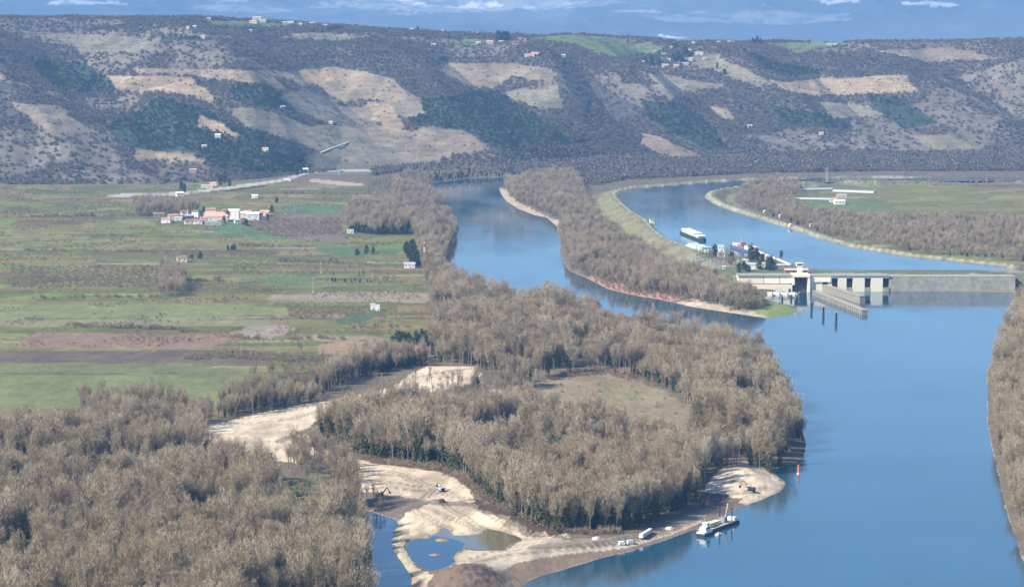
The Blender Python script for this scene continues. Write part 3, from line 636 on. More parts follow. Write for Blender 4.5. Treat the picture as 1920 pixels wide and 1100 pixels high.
def make_shrub(seed, h=3.5, r=2.4):
    rs = np.random.RandomState(seed); T = Geo(); C = Geo()
    cent = []
    for i in range(14):
        a = rs.uniform(0, 6.3); rad = r * math.sqrt(rs.rand()); cent.append((math.cos(a) * rad, math.sin(a) * rad, h * rs.uniform(.1, .7)))
        if i < 5: T.add(*tube_np((0, 0, -.3), (cent[-1][0], cent[-1][1], h * .6), 0.09, 0.03, 3))
    C.tris(twigs(rs, cent, 14, 0.5, (0.8, 1.8), (0.12, 0.3), 1.0, 0.7))
    return T, C, Geo()
def make_willow(seed, h=13, r=6.5):
    rs = np.random.RandomState(seed); T = Geo(); C = Geo()
    T.add(*tube_np((0, 0, -.5), (0, 0, h * .4), 0.5, 0.35, 6)); cent = []
    for i in range(60):
        v = rs.normal(0, 1, 3); v[2] = abs(v[2]); v /= np.linalg.norm(v); k = rs.uniform(.55, 1)
        cent.append((v[0] * r * k, v[1] * r * k, h * .22 + v[2] * (h * .72) * k))
        if i % 6 == 0: T.add(*tube_np((0, 0, h * .35), cent[-1], 0.2, 0.04, 3))
    C.tris(twigs(rs, cent, 16, 0.8, (1.0, 2.2), (0.16, 0.34), 0.8, 0.8))
    return T, C, Geo()
def make_far(seed, r=4.8, h=5.5):
    rs = np.random.RandomState(seed); C = Geo()
    cent = []
    for i in range(16):
        v = rs.normal(0, 1, 3); v[2] = abs(v[2]); v /= np.linalg.norm(v); k = rs.uniform(.4, 1)
        cent.append((v[0] * r * k, v[1] * r * k, h * .25 + v[2] * h * .65 * k))
    C.tris(leaves(rs, cent, 7, 0.9, (0.5, 1.0)))
    return Geo(), C, Geo()

PROTO = {}
def reg(kind, builders, crown_mat, extra=None):
    out = []
    for i, (T, C, I) in enumerate(builders):
        mats = [M_BARK, crown_mat, extra or M_IVY]
        tm = T.mesh(kind + '_trunk', [M_BARK]) if T.f else None
        cm = C.mesh(kind + '_crown', [crown_mat])
        im = I.mesh(kind + '_ivy', [extra or M_IVY]) if I.f else None
        full = Geo()
        for g, mi in ((T, 0), (C, 1), (I, 2)):
            if g.f: full.add(g.v, g.f, mi)
        fm = full.mesh(kind + '_whole', mats)
        out.append((tm, cm, im, fm))
    PROTO[kind] = out
reg('bare_tree', [make_bare(1, 22, 1.0), make_bare(2, 24, 0.85), make_bare(3, 20, 1.25), make_bare(4, 23, 0.75), make_bare(5, 17, 1.3), make_bare(6, 26, 0.7)], M_TWIG)
reg('slender_tree', [make_bare(11, 21, 0.6, per=9, limbs=8), make_bare(12, 18, 0.7, per=8, limbs=8)], M_TWIGD)
reg('ivy_clad_tree', [make_bare(21, 23, 0.9, True), make_bare(22, 21, 1.0, True), make_bare(23, 25, 0.8, True)], M_TWIG)
reg('evergreen_tree', [make_evergreen(31), make_evergreen(32, 12, 2.6), make_evergreen(33, 8, 3.6)], M_EVG)
reg('shrub', [make_shrub(41), make_shrub(42, 2.6, 2.8), make_shrub(43, 4.2, 2.0)], M_TWIGD)
reg('willow_tree', [make_willow(51), make_willow(52, 11, 5.5)], M_WILLOW)
reg('far_tree', [make_far(61), make_far(62, 4, 7), make_far(63, 5.5, 6)], M_FARW)
reg('far_evergreen', [make_far(64, 4, 10), make_far(65, 3.6, 12)], M_EVG)

def hval(X, Y):
    return terrain(np.atleast_1d(X), np.atleast_1d(Y))[0]
def scatter(P, spacing, seed, jit=0.9):
    rs = np.random.RandomState(seed)
    x0, y0 = P.min(0); x1, y1 = P.max(0)
    gx, gy = np.meshgrid(np.arange(x0, x1, spacing), np.arange(y0, y1, spacing))
    gx = gx.ravel() + rs.uniform(-.5, .5, gx.size) * spacing * jit; gy = gy.ravel() + rs.uniform(-.5, .5, gy.size) * spacing * jit
    m = inside(gx, gy, P)
    return gx[m], gy[m]

TREES = []   # (wood, kind, X, Y, Z, scale, rot, variant)
def plant(wood, kinds, poly, spacing, seed, scale=(0.8, 1.15), z=3.0, avoid=(), world=False, clump=0.0, keep=1.0):
    P = np.array(poly, float) if world else WP(poly, z)
    x, y = scatter(P, spacing, seed)
    rs = np.random.RandomState(seed + 1000)
    k = np.ones(len(x), bool)
    if clump: k &= fbm(x / 30, y / 45, seed, 3) > clump
    if keep < 1: k &= rs.rand(len(x)) < keep
    for a in avoid: k &= ~inside(x, y, a)
    x, y = x[k], y[k]
    if len(x) == 0: return
    h, sd, cd, t, u, pd = terrain(x, y)
    k = (sd > 1.5) & (cd > 12 if wood != 'x' else cd > 1)
    x, y, h = x[k], y[k], h[k]
    n = len(x); names = list(kinds); w = np.array([kinds[q] for q in names], float); w /= w.sum()
    kd = rs.choice(len(names), n, p=w)
    grp = 0.55 + 0.84 * fbm(x / 35, y / 50, seed + 3, 2)
    s = rs.uniform(*scale, n) * grp
    for i in range(n):
        nm = names[kd[i]]
        TREES.append((wood, nm, x[i], y[i], h[i], s[i], rs.uniform(0, 6.28), rs.randint(len(PROTO[nm]))))
CLEAR = WP([(985,740),(1000,722),(1060,705),(1130,700),(1200,716),(1260,740),(1292,765),(1305,800),(1290,850),(1200,845),(1100,825),(1000,800),(960,780),(965,750)], 3)
SANDP = WP(FLAT[19][3], 3)
BARE = {'bare_tree': 1.0}
# main island: dense wood
plant('island wood', {'bare_tree': 0.64, 'slender_tree': .15, 'ivy_clad_tree': 0.18, 'evergreen_tree': .03}, [(905,925),(870,895),(835,878),(770,873),(700,865),(650,850),(620,835),(640,815),(700,800),(780,790),(850,800),(930,800),(960,782),(1000,802),(1100,828),(1200,848),(1290,852),(1308,800),
  (1295,765),(1262,738),(1200,714),(1130,700),(1060,703),(1000,718),(985,735),(950,735),(930,715),(910,695),(820,680),(806,660),(812,600),(818,555),(838,534),(870,552),(905,566),(950,582),(1000,589),(1060,587),(1100,601),(1140,622),(1165,639),(1270,647),
  (1375,663),(1405,682),(1446,700),(1460,718),(1468,748),(1478,778),(1498,803),(1507,830),(1500,855),(1480,868),(1440,866),(1400,862),(1360,868),(1335,885),(1325,905),(1312,930),(1300,945),(1255,968),(1205,985),(1160,996),(1110,1002),(1050,1000),(1000,985),(950,962)], 7.0, 101, (0.85, 1.3), clump=0.355)
plant('island wood', {'ivy_clad_tree': 1}, [(600,838),(640,828),(700,838),(780,850),(850,860),(900,890),(960,930),(1010,965),(1070,985),(1150,982),(1230,960),(1300,925),(1312,932),(1260,968),(1160,997),(1050,1001),(1000,985),(950,962),(905,925),(870,895),(835,878),(770,873),(700,865),(640,850)], 7.5, 102, (1.15, 1.45))
plant('island wood', {'shrub': 1}, [(895,932),(870,905),(835,888),(770,880),(700,870),(650,856),(640,846),(700,860),(770,868),(835,873),(870,890),(905,920),(950,952),(1000,976),(1050,992),(1110,999),(1160,993),(1160,1001),(1110,1005),(1050,998),(1000,982),(950,960)], 3.2, 103, (0.7, 1.2))
plant('island wood', {'slender_tree': 0.45, 'shrub': 0.45, 'evergreen_tree': 0.06, 'bare_tree': .05}, [(590,800),(640,787),(700,768),(760,750),(830,735),(900,715),(950,738),(965,752),(958,780),(930,800),(850,800),(780,792),(700,802),(640,818),(600,835)], 6.5, 104, (0.55, 0.85))
plant('island wood', {'slender_tree': 0.7, 'shrub': 0.3}, [(640,750),(700,735),(760,720),(800,700),(830,692),(860,700),(830,725),(760,745),(700,765),(640,785),(600,790)], 12.0, 105, (0.5, 0.7), keep=.5)
plant('island wood', {'ivy_clad_tree': .6, 'bare_tree': .4}, [(1350,878),(1400,864),(1440,869),(1500,860),(1508,864),(1490,877),(1445,882),(1400,873),(1372,876),(1340,892)], 6.5, 119, (0.8, 1.1))
plant('island wood', {'evergreen_tree': 1}, [(640,835),(780,845),(900,880),(1010,955),(1150,975),(1300,920),(1330,880),(1480,860),(1500,800),(1450,700),(1260,640),(1290,760),(1310,820),(1200,860),(1000,820),(820,810),(640,820)], 16, 108, (0.8, 1.6), keep=.55, clump=.5)
plant('island meadow', {'shrub': 1}, [(985,740),(1000,722),(1060,705),(1130,700),(1200,716),(1260,740),(1292,765),(1240,800),(1100,790),(1000,780)], 14, 106, (0.3, 0.6), keep=.45)
plant('island meadow', {'shrub': 1}, [(1000,722),(1060,700),(1130,690),(1190,705),(1200,716),(1130,704),(1060,709)], 5, 107, (0.4, 0.8))
# left wood in the foreground
HOLE = WP([(500,900),(540,885),(610,890),(622,955),(618,1005),(560,1010),(512,970)], 3)
plant('left wood', {'bare_tree': 0.72, 'ivy_clad_tree': 0.12, 'slender_tree': .13, 'evergreen_tree': .03}, [(-600,850),(200,830),(333,838),(400,872),(430,892),(500,912),(560,915),(620,915),(660,945),(672,975),(684,1010),(692,1045),(686,1090),(690,1150),(700,1260),(730,1500),(-700,1500)], 7.4, 110, (0.9, 1.3), avoid=[HOLE], clump=0.41)
plant('left wood', {'evergreen_tree': .6, 'shrub': .4}, [(-600,850),(333,818),(430,870),(620,915),(684,1010),(690,1150),(730,1500),(-700,1500)], 11, 109, (0.8, 1.4), avoid=[HOLE], clump=.57)
plant('left wood', {'shrub': .7, 'slender_tree': .3}, [(505,905),(600,895),(615,950),(606,990),(555,995),(522,962)], 6.5, 125, (.45, .8), keep=.7)
plant('left wood', {'evergreen_tree': 1}, [(470,905),(505,900),(515,960),(560,975),(560,995),(500,990),(480,950)], 7, 111, (0.9, 1.5))
plant('left wood', {'evergreen_tree': .5, 'shrub': .5}, [(430,1120),(560,1110),(680,1085),(700,1130),(560,1180),(430,1180)], 12, 112, (0.6, 1.0))
plant('left wood', {'shrub': 1}, [(655,945),(700,948),(742,965),(742,975),(715,968),(690,960),(668,955),(640,950),(600,930)], 4, 113, (0.5, 0.9))
plant('left wood', {'slender_tree': 1}, [(660,930),(700,935),(735,955),(720,962),(690,955),(660,945)], 7, 114, (0.5, 0.75))
plant('left wood', {'evergreen_tree': .6, 'shrub': .4}, [(684,1000),(698,1010),(700,1050),(706,1090),(690,1090),(686,1045)], 5, 116, (.5, .9))
plant('left wood', {'slender_tree': 1}, [(690,1060),(712,1050),(735,1085),(745,1120),(700,1130)], 8, 117, (.5, .8))
plant('left wood', {'bare_tree': .6, 'slender_tree': .4}, [(525,872),(575,858),(600,852),(640,868),(662,890),(668,915),(640,912),(600,888),(560,893)], 7, 118, (.6, .9))
plant('left wood', {'slender_tree': .5, 'bare_tree': .5}, [(150,760),(333,765),(380,780),(410,793),(380,815),(333,822),(150,820)], 8, 115, (0.7, 1.0))
# tree line between fields and sand
plant('field edge wood', {'ivy_clad_tree': 0.45, 'slender_tree': 0.35, 'bare_tree': .2}, [(408,788),(500,773),(580,757),(640,722),(700,702),(800,685),(802,668),(700,680),(640,694),(575,730),(490,748),(412,768)], 6.5, 120, (0.62, 0.9))
plant('field edge wood', {'slender_tree': 0.5, 'shrub': 0.5}, [(412,770),(490,748),(575,730),(640,694),(700,678),(800,668),(800,655),(690,662),(620,675),(560,690),(470,710),(420,740)], 8.5, 121, (0.5, 0.8))
plant('field edge wood', {'evergreen_tree': 1}, [(690,690),(790,672),(795,684),(700,702)], 7, 122, (0.6, 0.9))
plant('field edge wood', {'evergreen_tree': 1}, [(735,640),(800,635),(802,650),(740,650)], 8, 123, (0.7, 1.0))
plant('field edge wood', {'shrub': 1}, [(345,668),(440,660),(560,668),(640,670),(640,676),(540,680),(430,672),(345,678)], 5, 124, (0.7, 1.1))
# riverside clumps upstream
plant('riverside wood', {'bare_tree': .9, 'evergreen_tree': .1}, [(652,434),(700,440),(760,440),(770,428),(758,405),(740,392),(700,388),(668,400),(652,418)], 8, 130, (0.85, 1.2))
plant('riverside wood', {'evergreen_tree': 1}, [(655,436),(700,441),(764,441),(764,436),(700,434),(660,428)], 7, 131, (0.6, 0.9))
plant('riverside wood', {'bare_tree': .7, 'slender_tree': .3}, [(765,405),(800,392),(842,418),(858,434),(848,460),(834,490),(832,538),(815,558),(800,545),(792,500),(786,460),(768,430)], 8, 132, (0.75, 1.1))
plant('riverside wood', {'bare_tree': .6, 'slender_tree': .4}, [(735,375),(745,356),(800,347),(812,368),(838,392),(800,394),(765,405),(750,395)], 9, 133, (0.7, 1.0))
plant('riverside wood', {'evergreen_tree': 1}, [(757,470),(775,462),(782,480),(795,488),(795,500),(776,502),(762,482)], 7, 134, (0.6, 1.0))
plant('riverside wood', {'slender_tree': 1}, [(690,352),(760,340),(800,336),(800,346),(745,356),(735,375),(690,372)], 13, 135, (0.5, 0.8))
plant('riverside wood', {'bare_tree': .5, 'evergreen_tree': .5}, [(750,336),(880,326),(950,324),(950,331),(880,333),(800,343),(760,345)], 10, 136, (0.5, 0.75))
# middle island
plant('middle island wood', {'bare_tree': .72, 'willow_tree': .12, 'slender_tree': .16}, [(945,349),(1000,339),(1075,337),(1088,355),(1098,385),(1115,415),(1150,442),(1200,474),(1250,505),(1310,530),(1350,541),(1402,556),(1425,572),(1380,578),(1300,567),(1240,554),(1185,545),(1115,520),(1072,503),(1060,480),(1056,440),(1048,412),(1000,393),(968,378),(950,362)], 7.5, 140, (0.68, 0.95))
plant('middle island wood', {'willow_tree': 1}, [(1345,572),(1375,560),(1405,556),(1432,570),(1426,580),(1395,583),(1360,578)], 10, 141, (0.95, 1.2))
plant('middle island wood', {'shrub': 1}, [(1110,512),(1165,522),(1280,552),(1285,560),(1230,558),(1150,543),(1105,520)], 6, 142, (0.4, 0.8))
plant('middle island wood', {'slender_tree': 1}, [(1340,500),(1380,512),(1385,528),(1345,520),(1300,500)], 9, 143, (0.45, 0.7))
# right peninsula beyond the canal
plant('canal side wood', {'bare_tree': .8, 'evergreen_tree': .05, 'slender_tree': .15}, [(1392,368),(1400,353),(1450,349),(1500,350),(1505,362),(1480,380),(1510,396),(1560,405),(1700,410),(1920,420),(2200,430),(2200,485),(1900,488),(1700,468),(1590,448),(1540,438),(1480,415),(1430,400),(1395,386)], 9, 150, (0.5, 0.75), z=6)
plant('canal side wood', {'bare_tree': .5, 'slender_tree': .5}, [(1500,344),(2300,343),(2300,350),(1500,352)], 16, 151, (0.4, 0.7), z=6)
plant('right bank wood', {'bare_tree': .85, 'ivy_clad_tree': .15}, [(1915,560),(1890,620),(1862,700),(1864,800),(1897,950),(1962,1150),(2020,1400),(2300,1500),(2200,1100),(2050,800),(2050,600)], 8, 152, (0.8, 1.1))
# flat wood beyond the canal, at the foot of the hills
plant('valley floor wood', {'far_tree': 1}, [(700,330),(760,322),(900,318),(950,322),(1100,329),(1190,338),(1250,334),(1400,326),(1584,322),(2300,321),(2300,285),(1584,290),(1400,292),(1300,300),(1100,298),(1000,300),(950,308),(850,310),(700,318)], 11, 160, (0.9, 1.5), z=8)
plant('valley floor wood', {'far_tree': 1}, [(940,335),(1100,330),(1180,338),(1120,352),(1100,350),(1090,337),(1000,338)], 11, 161, (0.9, 1.3), z=5)
# shrubs and orchard rows on the plain
for i, (a, b, c, d, sp, kd, sc) in enumerate([
   ((425,469),(445,469),0,0,5,'evergreen_tree',(.5,.7)), ((358,486),(380,486),0,0,9,'evergreen_tree',(.6,.8)), ((356,527),(425,527),0,0,9,'shrub',(1.1,1.5)),
   ((620,528),(700,529),0,0,8,'evergreen_tree',(.35,.5)), ((525,490),(640,492),0,0,9,'shrub',(1.2,1.8)), ((660,480),(735,474),0,0,14,'evergreen_tree',(.6,1)),
   ((430,460),(580,464),0,0,9,'shrub',(.9,1.4)), ((333,620),(380,622),0,0,6,'shrub',(.9,1.3)), ((725,597),(800,598),0,0,5,'slender_tree',(.3,.45)),
   ((390,628),(500,636),0,0,8,'shrub',(.7,1.1)), ((540,637),(650,636),0,0,7,'shrub',(.7,1.1)), ((345,433),(400,432),0,0,10,'shrub',(.9,1.4)),
   ((520,367),(680,370),0,0,12,'shrub',(1,1.6)), ((40,470),(320,474),0,0,9,'shrub',(1,1.5)), ((60,560),(300,557),0,0,9,'shrub',(1,1.5)),
   ((120,610),(330,618),0,0,6,'shrub',(1,1.5)), ((0,410),(300,405),0,0,10,'shrub',(1.3,2)), ((650,615),(780,612),0,0,7,'shrub',(.6,.9))]):
    p = np.array(W(*a, 3.5)); q = np.array(W(*b, 3.5)); d = (q - p) / np.linalg.norm(q - p); nrm = np.array((-d[1], d[0])) * 7
    plant('field hedge', {kd: 1}, [p - nrm, q - nrm, q + nrm, p + nrm], sp, 200 + i, sc, world=True, keep=.8)
plant('orchard', {'shrub': 1}, [(535,575),(700,576),(640,592),(560,600),(540,592)], 6, 230, (.45, .6))
plant('orchard', {'shrub': 1}, [(340,470),(520,470),(520,480),(340,482)], 7, 231, (.45, .6))
plant('orchard', {'shrub': 1}, [(350,536),(540,536),(560,552),(350,556)], 7, 232, (.35, .5))
plant('orchard', {'shrub': 1}, [(430,415),(640,410),(645,440),(520,446)], 8, 233, (.45, .7))
plant('orchard', {'shrub': 1}, [(20,500),(300,500),(300,540),(20,540)], 8, 234, (.45, .7))
plant('orchard', {'shrub': 1}, [(0,352),(560,352),(690,360),(740,400),(640,400),(640,440),(780,445),(790,500),(800,600),(700,640),(500,650),(0,650)], 8, 235, (.3,.55), clump=.56)
plant('plain tree', {'bare_tree': 1}, [(622,520),(640,520),(640,530),(622,530)], 16, 240, (.5, .65))
plant('plain tree', {'bare_tree': 1}, [(672,523),(694,523),(694,531),(672,531)], 13, 241, (.5, .6))
plant('plain tree', {'bare_tree': 1}, [(300,560),(348,556),(346,535),(338,520),(300,515)], 8, 242, (.7, .85))
plant('plain tree', {'bare_tree': 1}, [(250,408),(372,407),(372,400),(345,392),(250,390)], 9, 243, (.6, .9))
plant('plain tree', {'slender_tree': 1}, [(552,660),(568,658),(568,668),(552,668)], 9, 244, (.7, .8))
# hill woods
def hill_woods():
    x, y = scatter(np.array([(-1500., 4700.), (1500., 4700.), (2400., 7400.), (-2400., 7400.)]), 10.0, 300)
    h, sd, cd, t, u, pd = terrain(x, y)
    px, py = to_px(x, y, h)
    k = (t > 0.0) & (px > -150) & (px < 2070) & (y < YR + 100); x, y, h, px, py = x[k], y[k], h[k], px[k], py[k]
    rs = np.random.RandomState(301)
    open_ = np.zeros(len(x), bool); ev = np.zeros(len(x), bool)
    wx = px + (fbm(x / 40, y / 60, 21, 4) - .5) * 14; wy = py + (fbm(x / 70, y / 90, 57, 4) - 0.5) * 8
    for color, poly in HILL_PAINT:
        m = inside(wx, wy, np.array(poly, float))
        if color == EVG: ev |= m; open_ &= ~m
        elif color == DARKW: open_ &= ~m
        else: open_ |= m; ev &= ~m
    wn_ = fbm(x / 220, y / 260, 55, 4)
    keep = np.where(open_, rs.rand(len(x)) < 0.07, np.where(wn_ > 0.56, rs.rand(len(x)) < 0.3, rs.rand(len(x)) < 0.92))
    ev = (ev & (rs.rand(len(x)) < 0.8)) | (rs.rand(len(x)) < 0.06)
    sz = rs.uniform(0.6, 1.05, len(x)) * np.where(open_, .6, 1); rot = rs.uniform(0, 6.28, len(x))
    for kind, m in (('far_evergreen', keep & ev), ('far_tree', keep & ~ev)):
        ii = np.nonzero(m)[0]; vv = rs.randint(0, len(PROTO[kind]), len(ii))
        for i, v in zip(ii, vv): TREES.append(('hillside woods', kind, x[i], y[i], h[i] - 1, sz[i] * (1.15 if kind == 'far_tree' else 1.0), rot[i], v))
hill_woods()

# individuals: of each kind the 300 nearest in view; all other trees go into woodland masses
LABELS = {
 ('island wood', 'bare_tree'): 'tall bare grey brown tree in the leafless wood on the big island',
 ('island wood', 'ivy_clad_tree'): 'tall bare tree with dark green ivy on its trunk in the island wood',
 ('island wood', 'slender_tree'): 'thin young bare tree in the scrub between the sand plain and island meadow',
 ('island wood', 'shrub'): 'low brown leafless shrub at the edge of the island wood',
 ('island wood', 'evergreen_tree'): 'dark evergreen tree among the bare trees of the big island',
 ('island meadow', 'shrub'): 'small brown shrub standing on or beside the pale island meadow',
 ('left wood', 'bare_tree'): 'bare grey brown tree in the dense wood left of the side channel',
 ('left wood', 'ivy_clad_tree'): 'bare tree with ivy on its trunk in the wood left of the side channel',
 ('left wood', 'slender_tree'): 'thin bare tree at the border of the wood left of the side channel',
 ('left wood', 'evergreen_tree'): 'dark evergreen tree in the wood left of the side channel',
 ('left wood', 'shrub'): 'brown leafless shrub on the bank at the end of the side channel',
 ('field edge wood', 'bare_tree'): 'bare tree in the belt between green fields and the sand plain',
 ('field edge wood', 'ivy_clad_tree'): 'ivy covered tree in the dark belt along the sand plain',
 ('field edge wood', 'slender_tree'): 'thin bare tree in the belt between fields and sand plain',
 ('field edge wood', 'evergreen_tree'): 'dark evergreen tree at the upper end of the field edge belt',
 ('field edge wood', 'shrub'): 'brown shrub in the hedge at the lower edge of the fields',
 ('riverside wood', 'bare_tree'): 'bare tree in the clumps between the fields and the upper river',
 ('riverside wood', 'ivy_clad_tree'): 'ivy covered tree on the bank of the upper river',
 ('riverside wood', 'slender_tree'): 'thin bare tree on the bank of the upper river',
 ('riverside wood', 'evergreen_tree'): 'dark evergreen tree at the foot of the upper riverside clumps',
 ('middle island wood', 'bare_tree'): 'bare tree on the long island between river and canal',
 ('middle island wood', 'willow_tree'): 'round olive willow on the long island between river and canal',
 ('middle island wood', 'shrub'): 'reddish shrub on the shore of the long island',
 ('middle island wood', 'slender_tree'): 'thin bare tree beside the levee near the lock',
 ('canal side wood', 'bare_tree'): 'bare tree in the belt beyond the canal',
 ('canal side wood', 'slender_tree'): 'thin bare tree in the belt beyond the canal',
 ('canal side wood', 'evergreen_tree'): 'dark evergreen in the belt beyond the canal',
 ('right bank wood', 'bare_tree'): 'bare tree on the bank at the right side of the wide river',
 ('right bank wood', 'ivy_clad_tree'): 'ivy covered tree on the bank at the right side of the wide river',
 ('field hedge', 'shrub'): 'brown shrub in a hedge row between the field strips',
 ('field hedge', 'evergreen_tree'): 'dark green tree in a hedge row between the field strips',
 ('field hedge', 'slender_tree'): 'small thin tree in a hedge row between the field strips',
 ('orchard', 'shrub'): 'small leafless fruit tree in an orchard plot on the plain',
 ('plain tree', 'bare_tree'): 'round bare tree standing in a small clump on the open plain',
 ('plain tree', 'slender_tree'): 'thin bare tree standing alone at the lower end of the fields',
}
CAT = {'bare_tree': 'tree', 'ivy_clad_tree': 'tree', 'slender_tree': 'tree', 'evergreen_tree': 'evergreen', 'shrub': 'shrub', 'willow_tree': 'willow'}
EASY = []
chosen = set()
for kind in CAT:
    lst = []
    for i, tr in enumerate(TREES):
        if tr[1] != kind: continue
        hh = 22 * tr[5] if kind in ('bare_tree', 'ivy_clad_tree', 'slender_tree') else 6 * tr[5]
        px, py = to_px(tr[2], tr[3], tr[4] + hh * 0.85)
        if 2 < px < 1918 and py < 1095: lst.append((tr[3] - (1e-3 * hh), i))
    lst.sort()
    lim = 300
    for _, i in lst[:lim]: chosen.add(i)
LAND = [('the pale blue excavator', 827, 921), ('the sand spit', 1400, 890), ('the work pontoon', 1345, 985), ('the parked vans', 1176, 1017), ('the side channel', 700, 1020), ('the upper end of the side channel', 680, 955),
 ('the brown mound', 870, 1090), ('the grass glade', 560, 950), ('the teal roofed hut', 937, 742), ('the island meadow', 1120, 740), ('the left end of the sand plain', 420, 800), ('the grey track on the sand plain', 580, 808), ('the upper end of the beach', 640, 855),
 ('the red beacon', 1490, 870), ('the right shore of the island', 1460, 720), ('the upper shore of the island', 1100, 600), ('the reddish field', 380, 640), ('the grass green field', 400, 700), ('the red and white mast', 796, 500), ('the white farm building', 768, 502),
 ('the hamlet', 430, 415), ('the lower left edge of the photo', 340, 1080), ('the bright grass at the pool edge', 690, 1085), ('the yellow poles', 595, 520), ('the two white boxes', 703, 578), ('the island tip', 1440, 590), ('the far end of the river', 850, 345), ('the earth bank', 980, 985),
 ('the brown strip across the plain', 650, 560), ('the bright green crop strip', 670, 470), ('the far upper end of the sand', 850, 692), ('the left margin of the wood', 300, 900), ('the outermost left of the wood', 60, 900), ('the near left corner', 60, 1080), ('the canal bend', 1322, 368), ('the green field beyond the canal', 1580, 390), ('the far right end of the belt', 1880, 440), ('the end of the dam', 1890, 560), ('the lower right corner', 1900, 1000)]
LXY = np.array([W(px, py, 3) for _, px, py in LAND])
def tree_label(tr):
    base = LABELS[(tr[0], tr[1])]
    i = int(np.argmin(np.hypot(LXY[:, 0] - tr[2], (LXY[:, 1] - tr[3]) * .6)))
    sz = 'smaller ' if tr[5] < 0.85 else ('bigger ' if tr[5] > 1.12 else '')
    short = {'bare_tree': ('bare grey tree', 'narrow crowned bare tree', 'broad crowned bare tree', 'slim bare tree', 'squat bare tree', 'lanky bare tree')[tr[7] % 6], 'ivy_clad_tree': 'ivy clad tree', 'slender_tree': 'thin bare tree', 'evergreen_tree': 'dark evergreen tree', 'shrub': 'brown leafless shrub', 'willow_tree': 'round olive willow'}[tr[1]]
    return sz + short + ', ' + tr[0].replace('field hedge', 'hedge row').replace('plain tree', 'plain clump').replace('orchard', 'orchard plot') + ', nearest ' + LAND[i][0]
def tree_thing(tr):
    wood, kind, x, y, z, s, rot, v = tr
    root = bpy.data.objects.new(kind, None); COL.objects.link(root)
    root.empty_display_size = 1
    root.location = (x, y, z); root.rotation_euler = (0, 0, rot); root.scale = (s, s, s)
    root['label'] = tree_label(tr); root['category'] = CAT[kind]
    root['group'] = CAT[kind] + 's like this in the ' + wood if not CAT[kind].endswith('s') else wood
    tm, cm, im, fm = PROTO[kind][v]
    for me, nm in ((tm, 'trunk'), (cm, 'crown'), (im, 'ivy')):
        if me is None: continue
        c = bpy.data.objects.new(nm, me); COL.objects.link(c); c.parent = root
for i in sorted(chosen): tree_thing(TREES[i])

PROTO_OBJ = {}
for kind, lst in PROTO.items():
    for v, (tm, cm, im, fm) in enumerate(lst):
        PROTO_OBJ[(kind, v)] = bpy.data.objects.new(kind + '_model', fm)
def gn_instances(name, recs, label):
    """one object whose points carry whole trees"""
    kinds = sorted({(r[1], r[7]) for r in recs})
    ki = {k: i for i, k in enumerate(kinds)}
    me = bpy.data.meshes.new(name); n = len(recs)
    me.vertices.add(n); me.vertices.foreach_set('co', np.array([(r[2], r[3], r[4]) for r in recs], np.float32).ravel())
    for nm, vals, ty in (('tscale', [r[5] for r in recs], 'FLOAT'), ('trot', [r[6] for r in recs], 'FLOAT'), ('tkind', [ki[(r[1], r[7])] for r in recs], 'INT')):
        a = me.attributes.new(nm, ty, 'POINT'); a.data.foreach_set('value', vals)
    o = bpy.data.objects.new(name, me); COL.objects.link(o); o['kind'] = 'stuff'; o['label'] = label
    ng = bpy.data.node_groups.new(name, 'GeometryNodeTree')
    ng.interface.new_socket('Geometry', in_out='INPUT', socket_type='NodeSocketGeometry'); ng.interface.new_socket('Geometry', in_out='OUTPUT', socket_type='NodeSocketGeometry')
    N = ng.nodes; L = ng.links; gi = N.new('NodeGroupInput'); go = N.new('NodeGroupOutput'); jn = N.new('GeometryNodeJoinGeometry')
    def attr(nm, ty):
        a = N.new('GeometryNodeInputNamedAttribute'); a.data_type = ty; a.inputs['Name'].default_value = nm; return a.outputs['Attribute']
    sc, ro, kd = attr('tscale', 'FLOAT'), attr('trot', 'FLOAT'), attr('tkind', 'INT')
    cb = N.new('ShaderNodeCombineXYZ'); L.new(ro, cb.inputs['Z'])
    for k, i in ki.items():
        cmpn = N.new('FunctionNodeCompare'); cmpn.data_type = 'INT'; cmpn.operation = 'EQUAL'
        L.new(kd, cmpn.inputs[2]); cmpn.inputs[3].default_value = i
        oi = N.new('GeometryNodeObjectInfo'); oi.inputs['Object'].default_value = PROTO_OBJ[k]; oi.inputs['As Instance'].default_value = True
        ip = N.new('GeometryNodeInstanceOnPoints')
        L.new(gi.outputs[0], ip.inputs['Points']); L.new(cmpn.outputs[0], ip.inputs['Selection']); L.new(oi.outputs['Geometry'], ip.inputs['Instance'])
        L.new(cb.outputs[0], ip.inputs['Rotation']); L.new(sc, ip.inputs['Scale']); L.new(ip.outputs[0], jn.inputs[0])
    L.new(jn.outputs[0], go.inputs[0])
    md = o.modifiers.new('trees', 'NODES'); md.node_group = ng
    return o
woods = {}
for i, tr in enumerate(TREES):
    if i in chosen: continue
    woods.setdefault(tr[0], []).append(tr)
MASS = {'island wood': ('woodland', 'leafless grey brown wood filling the big island'), 'left wood': ('woodland', 'leafless wood left of the side channel'),
 'island meadow': ('undergrowth', 'low brown scrub around the island meadow'), 'field edge wood': ('woodland', 'belt of trees between fields and sand plain'),
 'riverside wood': ('woodland', 'tree clumps along the bank of the upper river'), 'middle island wood': ('woodland', 'leafless wood on the long island between river and canal'),
 'canal side wood': ('woodland', 'belt of bare trees beyond the canal'), 'right bank wood': ('woodland', 'bare wood on the right bank of the river'),
 'valley floor wood': ('woodland', 'purple brown wood on the valley floor below the hills'), 'field hedge': ('undergrowth', 'hedge rows between the field strips'),
 'orchard': ('orchard_rows', 'rows of small leafless fruit trees on the plain'), 'plain tree': ('woodland', 'small tree clumps on the plain'), 'hillside woods': ('woodland', 'bare and evergreen woods on the hillsides')}
